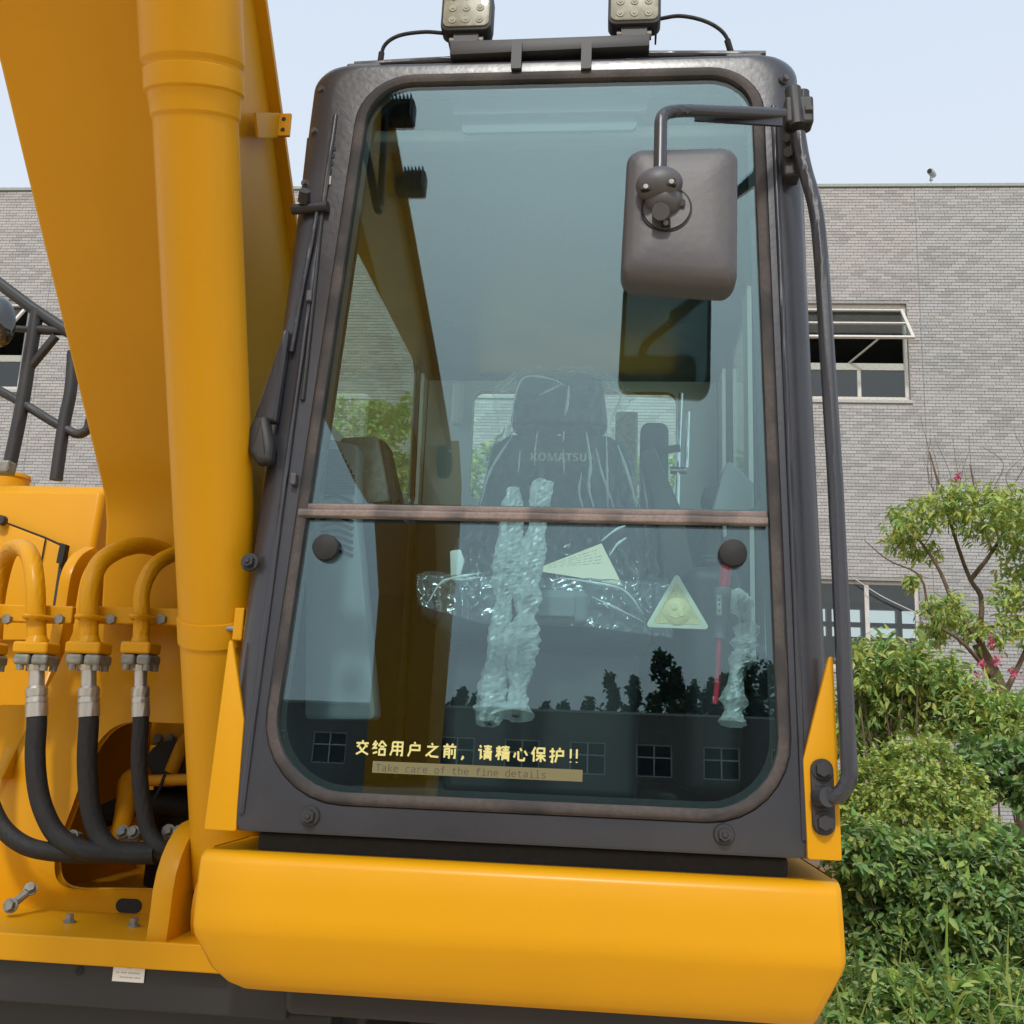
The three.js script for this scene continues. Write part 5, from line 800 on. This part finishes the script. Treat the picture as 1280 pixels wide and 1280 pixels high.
// ---------------------------------------------------------------- yellow lettering on the lower pane
{
  const C = {
    a: [[[5, .3], [5.2, 1.6]], [[.8, 2.2], [9.2, 2.2]], [[3.2, 3], [1.5, 4.8]], [[6.6, 3], [8.5, 4.6]], [[7, 4.4], [5, 7.3], [1, 9.6]], [[3, 4.6], [5.4, 7.6], [9.3, 9.6]]],
    b: [[[2.3, .3], [.8, 2.8], [2.6, 2.8]], [[3.4, 1.6], [.8, 5.2], [3.4, 5]], [[.6, 8.6], [3.6, 7.6]], [[6.4, .3], [4.2, 3.8]], [[6.4, .3], [9.5, 3.6]], [[5.2, 4], [8.2, 4]], [[4.9, 5.6], [8.7, 5.6], [8.7, 9.4], [4.9, 9.4], [4.9, 5.6]]],
    c: [[[2, .8], [1.9, 6], [.6, 9.5]], [[2, .8], [8.6, .8], [8.6, 9.2], [7.4, 9.2]], [[2, 3.6], [8.6, 3.6]], [[2, 6.3], [8.6, 6.3]], [[5.3, .8], [5.3, 9.5]]],
    d: [[[4.6, .2], [5.4, 1.5]], [[2.2, 2.4], [8.4, 2.4], [8.4, 5.4], [2.2, 5.4]], [[2.2, 2.4], [2.1, 6.5], [.8, 9.6]]],
    e: [[[4.6, .4], [5.4, 1.8]], [[1.6, 2.8], [8, 2.8], [2.6, 7.4], [1, 9]], [[2.6, 7.2], [4.5, 9], [9.5, 9.3]]],
    f: [[[2.8, .4], [3.6, 1.8]], [[7.2, .3], [6.2, 1.8]], [[.6, 2.3], [9.4, 2.3]], [[1.6, 3.8], [1.6, 9.5]], [[1.6, 3.8], [4.8, 3.8], [4.8, 9.4], [4, 9.4]], [[1.6, 5.6], [4.8, 5.6]], [[1.6, 7.3], [4.8, 7.3]], [[6.5, 4], [6.5, 7.6]], [[8.6, 3.4], [8.6, 9.4], [7.6, 9.4]]],
    g: [[[1.8, 8], [2.4, 9], [1.2, 10.4]]],
    h: [[[1.4, .6], [2.4, 1.9]], [[.4, 3.6], [2.2, 3.6], [2.2, 8.6], [3.4, 7.6]]],
    i: [[[.5, 4], [4, 4]], [[2.3, .4], [2.3, 9.6]], [[.8, 1.4], [1.5, 3]], [[3.8, 1.2], [3.1, 3]], [[2.3, 4.4], [.4, 7.6]], [[2.3, 4.4], [4, 6.6]]],
    j: [[[1.6, 4.4], [.6, 7.6]], [[3.4, 3.4], [3.6, 8.6], [4.6, 9.2], [7.2, 9.2], [7.6, 7.4]], [[4.6, 1.4], [5.6, 3.2]], [[7.6, 3], [9.4, 6]]],
    k: [[[2.8, .3], [.5, 5]], [[1.9, 3.2], [1.9, 9.7]], [[4.2, 1], [8.8, 1], [8.8, 4], [4.2, 4], [4.2, 1]], [[3.4, 5.8], [9.7, 5.8]], [[6.5, 4.2], [6.5, 9.8]], [[6.3, 6], [3.4, 9]], [[6.7, 6], [9.7, 9]]],
    l: [[[.4, 2.6], [4, 2.6]], [[2.3, .4], [2.3, 9.4], [1.2, 9]], [[.4, 6.4], [4, 5.2]], [[6.8, .2], [7.4, 1.4]], [[5.2, 2.3], [9.4, 2.3], [9.4, 5.2], [5.2, 5.2]], [[5.2, 2.3], [5.1, 6.5], [4.2, 9.6]]],
    m: [[[2.5, .6], [2.5, 6.6]], [[2.5, 8.7], [2.5, 9.3]], [[6.5, .6], [6.5, 6.6]], [[6.5, 8.7], [6.5, 9.3]]],
  };
  const qing = [[[4.2, 1.2], [9.4, 1.2]], [[4.7, 2.8], [9, 2.8]], [[3.8, 4.4], [9.8, 4.4]], [[6.8, .2], [6.8, 4.4]], [[4.8, 5.6], [4.8, 9.7]], [[4.8, 5.6], [8.8, 5.6], [8.8, 9.5], [8, 9.5]], [[4.8, 7], [8.8, 7]], [[4.8, 8.3], [8.8, 8.3]]];
  C.h.push(...qing); C.i.push(...qing);
  const cv = document.createElement('canvas'); cv.width = 1456; cv.height = 220; const g = cv.getContext('2d'); g.clearRect(0, 0, 1456, 220);
  g.strokeStyle = '#c9be78'; g.lineWidth = 12; g.lineCap = 'butt'; g.lineJoin = 'miter';
  [...'abcdefghijklm'].forEach((k, i) => { const x0 = 8 + i * 112, s = 9.4; for (const st of C[k]) { g.beginPath(); st.forEach(([x, y], q) => q ? g.lineTo(x0 + x * s, 8 + y * s) : g.moveTo(x0 + x * s, 8 + y * s)); g.stroke(); } });
  g.fillStyle = '#6b6442'; g.fillRect(130, 136, 1322, 72);
  g.fillStyle = '#3a3a30'; g.font = '62px monospace'; g.textBaseline = 'top'; g.fillText('Take care of the fine details', 150, 140);
  const t = new THREE.CanvasTexture(cv); t.colorSpace = THREE.SRGBColorSpace; t.magFilter = THREE.LinearFilter;
  const a = fuv(440, 925, 0), b = fuv(727, 937, 0), w = b.x - a.x, h = w * 220 / 1456;
  const pg = new THREE.PlaneGeometry(w * 1.0, h); const m = new THREE.Matrix4().makeBasis(FU, FV, FN); m.setPosition(F((a.x + b.x) / 2 + 0.004, (a.y + b.y) / 2 + 0.004 - h / 2, -0.0015)); pg.applyMatrix4(m); pg.translate(-BASE.x, 0, -BASE.z);
  const s = new THREE.Mesh(pg, std(lin(1, 1, 1), { map: t, roughness: 0.6, alphaTest: 0.5, transparent: false, side: THREE.DoubleSide })); s.name = 'glass_lettering'; s.userData.label = 'yellow lettering strip on the lower pane'; ex.add(s);
}

// ---------------------------------------------------------------- shrubs, flowering tree and undergrowth at the right and behind
const pw = (px, py, d) => { const r = ray(px, py); return eyeW.clone().addScaledVector(r, d / Math.hypot(r.x, r.z)); };   // point at a ground distance d from the eye
const green = (r0, r1, g0, g1, b0, b1) => lin(rr(r0, r1), rr(g0, g1), rr(b0, b1));
const PAL = { light: () => green(0.32, 0.44, 0.42, 0.52, 0.07, 0.12), mid: () => green(0.15, 0.24, 0.28, 0.38, 0.05, 0.09), dark: () => green(0.07, 0.12, 0.16, 0.23, 0.035, 0.06), lime: () => green(0.42, 0.55, 0.48, 0.58, 0.07, 0.12) };
const mixPal = (list) => () => list[Math.floor(rnd() * list.length)]();
function stems(o, base, tips, r0, name = 'stem') { tips.forEach((t) => { const mid = base.clone().lerp(t, 0.5).add(V(rr(-.1, .1), rr(0, .15), rr(-.1, .1))); const g = boxUV(pipe([base.clone().add(V(rr(-.06, .06), 0, rr(-.06, .06))), mid, t], 1, { smooth: 7, n: 6, rad: (q) => r0 * (1 - q * 0.8) })); const m = new THREE.Mesh(g, bark); m.name = name; o.add(m); }); }
// a shrub: clumps of leaves on stems; clumps = [centre (local), radius, count]
function shrub(name, label, cat, group, pos, clumps, leaf, pal, { up = 0.5, mat = leafMat, nStem = 6, r0 = 0.018, shell = 0.5, squash = 0.8, tuft = 0.1 } = {}) {
  const o = thing(name, label, cat, group, pos);
  const spots = [];
  for (const [c, R, n] of clumps) {
    const tw = Math.max(1, Math.round(n / 9));
    for (let k = 0; k < tw; k++) {                                        // twigs with whorls of leaves
      const d = dirRnd(up * 0.5), q = c.clone().add(V(d.x, d.y * squash, d.z).multiplyScalar(R * Math.pow(rnd(), shell))); const ax = d.clone().add(V(rr(-.4, .4), up, rr(-.4, .4))).normalize(); const L = tuft * rr(0.6, 1.5);
      for (let i = 0; i < 9; i++) { const s = V(rr(-1, 1), rr(-1, 1), rr(-1, 1)); s.addScaledVector(ax, -s.dot(ax)).normalize(); spots.push({ p: q.clone().addScaledVector(ax, L * (i / 9 - 0.5)), dir: s.addScaledVector(ax, rr(0.2, 0.9)).add(V(0, rr(-0.35, 0.15), 0)).normalize(), s: rr(0.65, 1.25), c: pal() }); }
    }
  }
  stems(o, V(0, 0, 0), clumps.slice(0, nStem).map(([c]) => c.clone()), r0);
  leaves('foliage', o, spots, leaf, mat); shadow(o); return o;
}
{
  const LF = { long: leafGeo(0.07, 0.022, 0.4), broad: leafGeo(0.06, 0.032, 0.25), box: leafGeo(0.032, 0.018, 0.1), weed: leafGeo(0.043, 0.019, 0.35) };
  const loc = (px, py, d, base) => pw(px, py, d).sub(base);
  const ground = (px, d) => { const p = pw(px, 900, d); p.y = 0; return p; };
  // flowering tree against the brick wall
  {
    const D = 9.2, base = ground(1262, D), o = thing('flowering_tree', 'small light green tree with pink blossoms and crooked bare twigs by the brick wall', 'tree', null, base);
    const L = (px, py, dd = 0) => loc(px, py, D + dd, base);
    const trunk = new THREE.Mesh(boxUV(pipe([V(0.15, 0, 0), L(1262, 900), L(1243, 845), L(1222, 805)], 1, { smooth: 20, n: 12, rad: (t) => 0.075 - 0.03 * t })), bark); trunk.name = 'trunk'; o.add(trunk);
    const limb = (pts, r0, r1, parent = trunk) => { const m = new THREE.Mesh(boxUV(pipe(pts, 1, { smooth: 18, n: 8, rad: (t) => (r0 + (r1 - r0) * t) * 0.5 })), bark); m.name = 'limb'; o.add(m); void parent; };
    limb([L(1243, 845), L(1226, 800, .1), L(1226, 745, .2), L(1213, 725, .2), L(1190, 660, .1), L(1175, 610, 0), L(1162, 565, 0)], 0.06, 0.01);
    limb([L(1213, 725, .2), L(1240, 690, .3), L(1262, 650, .3), L(1280, 610, .3)], 0.045, 0.012);
    limb([L(1226, 805), L(1195, 760, -.1), L(1170, 705, -.1), L(1140, 670, -.1), L(1115, 690, -.2)], 0.045, 0.01);
    limb([L(1240, 690, .3), L(1225, 640, .3), L(1216, 600, .3), L(1212, 580, .3)], 0.026, 0.006);
    limb([L(1243, 850), L(1200, 800, -.3), L(1165, 775, -.3), L(1150, 720, -.3), L(1110, 700, -.4), L(1080, 675, -.4)], 0.035, 0.006);
    limb([L(1255, 870), L(1290, 790, .1), L(1300, 700, .1)], 0.05, 0.015);
    limb([L(1226, 800), L(1250, 780, .2), L(1275, 790, .2)], 0.03, 0.01);
    for (let k = 0; k < 26; k++) { const x = rr(1150, 1290), y = rr(600, 690); limb([L(x, y, .1), L(x + rr(-14, 14), y - rr(15, 40), .1), L(x + rr(-18, 18), y - rr(40, 85), .15)], 0.008, 0.003); }
    const pal = mixPal([PAL.light, PAL.lime, PAL.mid, PAL.light]); const spots = [];
    const clumps = [[1135, 650, 30, 60], [1165, 640, 34, 80], [1195, 625, 34, 80], [1225, 628, 36, 80], [1255, 632, 36, 80], [1285, 640, 40, 90], [1125, 675, 24, 46], [1150, 690, 22, 36], [1230, 660, 28, 40], [1270, 675, 34, 60], [1180, 760, 28, 70], [1200, 780, 28, 60], [1165, 790, 22, 50], [1285, 720, 38, 80], [1260, 745, 24, 36], [1240, 790, 26, 40], [1275, 780, 30, 50], [1320, 660, 60, 160], [1330, 760, 60, 160], [1140, 725, 14, 20]];
    for (const [x, y, r, n] of clumps) { const c = L(x, y, rr(-.3, .3)), R = r * D / FOCAL; for (let k = 0; k < n * 0.8; k++) { const d = dirRnd(0), q = c.clone().add(V(d.x * R, d.y * R * 0.75, d.z * R).multiplyScalar(Math.pow(rnd(), 0.5))); for (let i = 0; i < 6; i++) spots.push({ p: q.clone().add(V(rr(-.03, .03), rr(-.03, .03), rr(-.03, .03))), dir: V(rr(-1, 1), rr(-0.95, 0.35), rr(-1, 1)).normalize(), s: rr(0.7, 1.3), c: pal() }); } }
    leaves('foliage', o, spots, LF.long, leafMat);
    const petal = leafGeo(0.03, 0.024, 0.2), fs = []; for (const [x, y, r] of [[1197, 596, 3], [1240, 806, 6], [1222, 846, 8], [1218, 868, 8], [1228, 832, 6], [1268, 842, 6], [1245, 826, 5], [1240, 1005, 6], [1272, 965, 7], [1232, 975, 6], [1100, 925, 5]]) for (let k = 0; k < 30; k++) { const p = L(x + rr(-1, 1) * r * 1.6 * rnd(), y + rr(-1, 1) * r * 1.8 * rnd(), rr(-.6, -.1)); fs.push({ p, dir: dirRnd(0.3), s: rr(0.6, 1.2), c: lin(rr(0.5, 0.7), rr(0.07, 0.16), rr(0.14, 0.24)) }); }
    leaves('blossom', o, fs, petal, leafMat); shadow(o);
  }
  // [name, label, px, distance, clumps in pixels [x, y, radius px, leaves], leaf, palette, options]
  const mk = (name, label, px, D, list, leaf, pal, opt) => { const base = ground(px, D); return shrub(name, label, 'shrub', 'shrubs beside the excavator', base, list.map(([x, y, r, n, dd = 0]) => [loc(x, y, D + dd + rr(-.15, .15), base), r * D / FOCAL, n]), leaf, pal, opt); };
  mk('leafy_shrub', 'tall bright green shrub with pointed leaves under the flowering tree', 1115, 7.4, [[1082, 818, 12, 60], [1098, 806, 10, 50], [1122, 812, 12, 60], [1148, 820, 14, 70], [1178, 838, 14, 70], [1068, 824, 12, 50], [1075, 850, 26, 420], [1100, 832, 24, 420], [1130, 842, 28, 560], [1160, 850, 30, 640], [1190, 862, 30, 600], [1220, 878, 28, 480], [1075, 885, 30, 620], [1110, 880, 36, 800], [1150, 895, 38, 860], [1195, 905, 36, 720], [1235, 905, 30, 460], [1265, 895, 34, 460], [1290, 930, 40, 460], [1060, 930, 34, 520], [1100, 930, 34, 600]], LF.long, mixPal([PAL.light, PAL.mid, PAL.lime, PAL.light, PAL.mid]), { up: 0.5, tuft: 0.2, r0: 0.02, nStem: 9, shell: 0.7 });
  mk('rose_bush', 'loose dark leaved bush with pink flowers against the low brick wall', 1262, 6.9, [[1215, 945, 26, 300], [1245, 950, 28, 340], [1275, 945, 30, 340], [1260, 985, 22, 260], [1285, 990, 24, 240], [1225, 985, 16, 120]], LF.broad, mixPal([PAL.mid, PAL.dark, PAL.mid]), { up: 0.2, tuft: 0.1 });
  mk('box_shrub', 'dense rounded yellow green shrub with tiny leaves clipped to a dome', 1150, 6.1, [[1100, 985, 44, 1900], [1150, 965, 46, 2200], [1195, 1000, 44, 2000], [1120, 1030, 48, 2100], [1175, 1040, 50, 2300], [1215, 1050, 36, 1300], [1085, 1040, 40, 1300], [1140, 1000, 44, 1700], [1070, 1000, 36, 900]], LF.box, mixPal([PAL.lime, PAL.light, PAL.light, PAL.mid]), { up: 0.6, tuft: 0.05, shell: 0.28, squash: 0.95, nStem: 4 });
  mk('weed_thicket', 'dark green leafy weed thicket growing beside the deck cover', 1150, 4.6, [[1070, 1070, 46, 1613], [1120, 1085, 46, 1845], [1175, 1090, 48, 1845], [1230, 1090, 46, 1752], [1280, 1085, 46, 1613], [1085, 1130, 50, 1752], [1140, 1145, 52, 1938], [1200, 1140, 52, 1938], [1255, 1145, 52, 1845], [1300, 1150, 50, 1383], [1090, 1195, 50, 1430], [1150, 1200, 52, 1568], [1215, 1200, 54, 1613], [1275, 1210, 54, 1613]], LF.weed, mixPal([PAL.mid, PAL.dark, PAL.mid, PAL.light, PAL.mid]), { shell: 0.55, up: 0.7, tuft: 0.085, nStem: 14, r0: 0.008 });
  mk('nettle_patch', 'low bright leaved weeds and grass at the foot of the thicket', 1180, 3.9, [[1090, 1260, 52, 967], [1150, 1265, 50, 1013], [1215, 1262, 52, 1061], [1275, 1265, 54, 1061], [1080, 1320, 54, 967], [1150, 1330, 56, 1061], [1230, 1330, 56, 1061], [1300, 1330, 56, 967]], LF.weed, mixPal([PAL.mid, PAL.light, PAL.mid]), { shell: 0.55, up: 0.8, tuft: 0.085, nStem: 10, r0: 0.006 });
  // long grass blades arching out of the weeds: nobody could count them
  { const o = []; for (let k = 0; k < 380; k++) { const p = pw(rr(1060, 1300), rr(1190, 1310), rr(3.7, 4.6)); p.y = Math.max(0.1, p.y - 0.2); o.push({ p, dir: V(rr(-.6, .6), rr(0.5, 1), rr(-.5, .5)).normalize(), s: rr(0.6, 1.5), c: mixPal([PAL.mid, PAL.light, PAL.dark])() }); }
    const im = leaves('long_grass', scene, o, leafGeo(0.24, 0.008, 0.8), leafMat); im.userData = { kind: 'stuff', label: 'long arching grass blades among the weeds', category: 'grass' }; im.castShadow = im.receiveShadow = true; }
  // hedge behind the cab, seen through its side and rear windows
  { const D = 8.5;
    for (const [px, lab] of [[300, 'dense green hedge bush behind the boom foot'], [430, 'yellow green hedge bush seen through the cab side window'], [520, 'dark green hedge bush behind the rear pillar of the cab'], [620, 'green bush seen through the rear window left of the seat'], [760, 'green bush hidden behind the operator seat'], [900, 'green bush beyond the cab door window']]) {
      const cl = []; const lift = px > 560 ? 62 : 0; for (let k = 0; k < 14; k++) cl.push([px + rr(-60, 60), rr(545 + lift, 900), 50, 420]); cl.push([px - 40, 532 + lift, 34, 360], [px, 522 + lift, 34, 380], [px + 40, 534 + lift, 34, 360]);
      const base = ground(px, D); shrub('hedge_bush', lab, 'shrub', 'hedge behind the excavator', base, cl.map(([x, y, r, n]) => [loc(x, y, D + rr(-.3, .3), base), r * D / FOCAL, n]), LF.broad, mixPal([PAL.light, PAL.lime, PAL.mid]), { up: 0.5, tuft: 0.12 });
    } }
}
// loose cable strung across the wall above the ground floor window
{
  const q = (px, py) => { const r = ray(px, py), n = BZ, d = (BD + 0.06) / r.dot(n); return eyeW.clone().addScaledVector(r, (BD + 0.06 - eyeW.dot(n)) / r.dot(n)); };
  const a = q(1066, 722), o = thing('wall_cable', 'thin pale cable sagging across the ground floor window of the brick building', 'cable', null, a.clone());
  const m = new THREE.Mesh(boxUV(pipe([q(1066, 722), q(1100, 744), q(1128, 758), q(1152, 768), q(1185, 772)].map((p) => p.sub(a)), 0.011, { smooth: 24, n: 6 })), std(lin(0.45, 0.45, 0.43), { roughness: 0.7 })); m.name = 'cable_run'; o.add(m); shadow(o);
}
shadow(ex);
renderer.render(scene, camera);
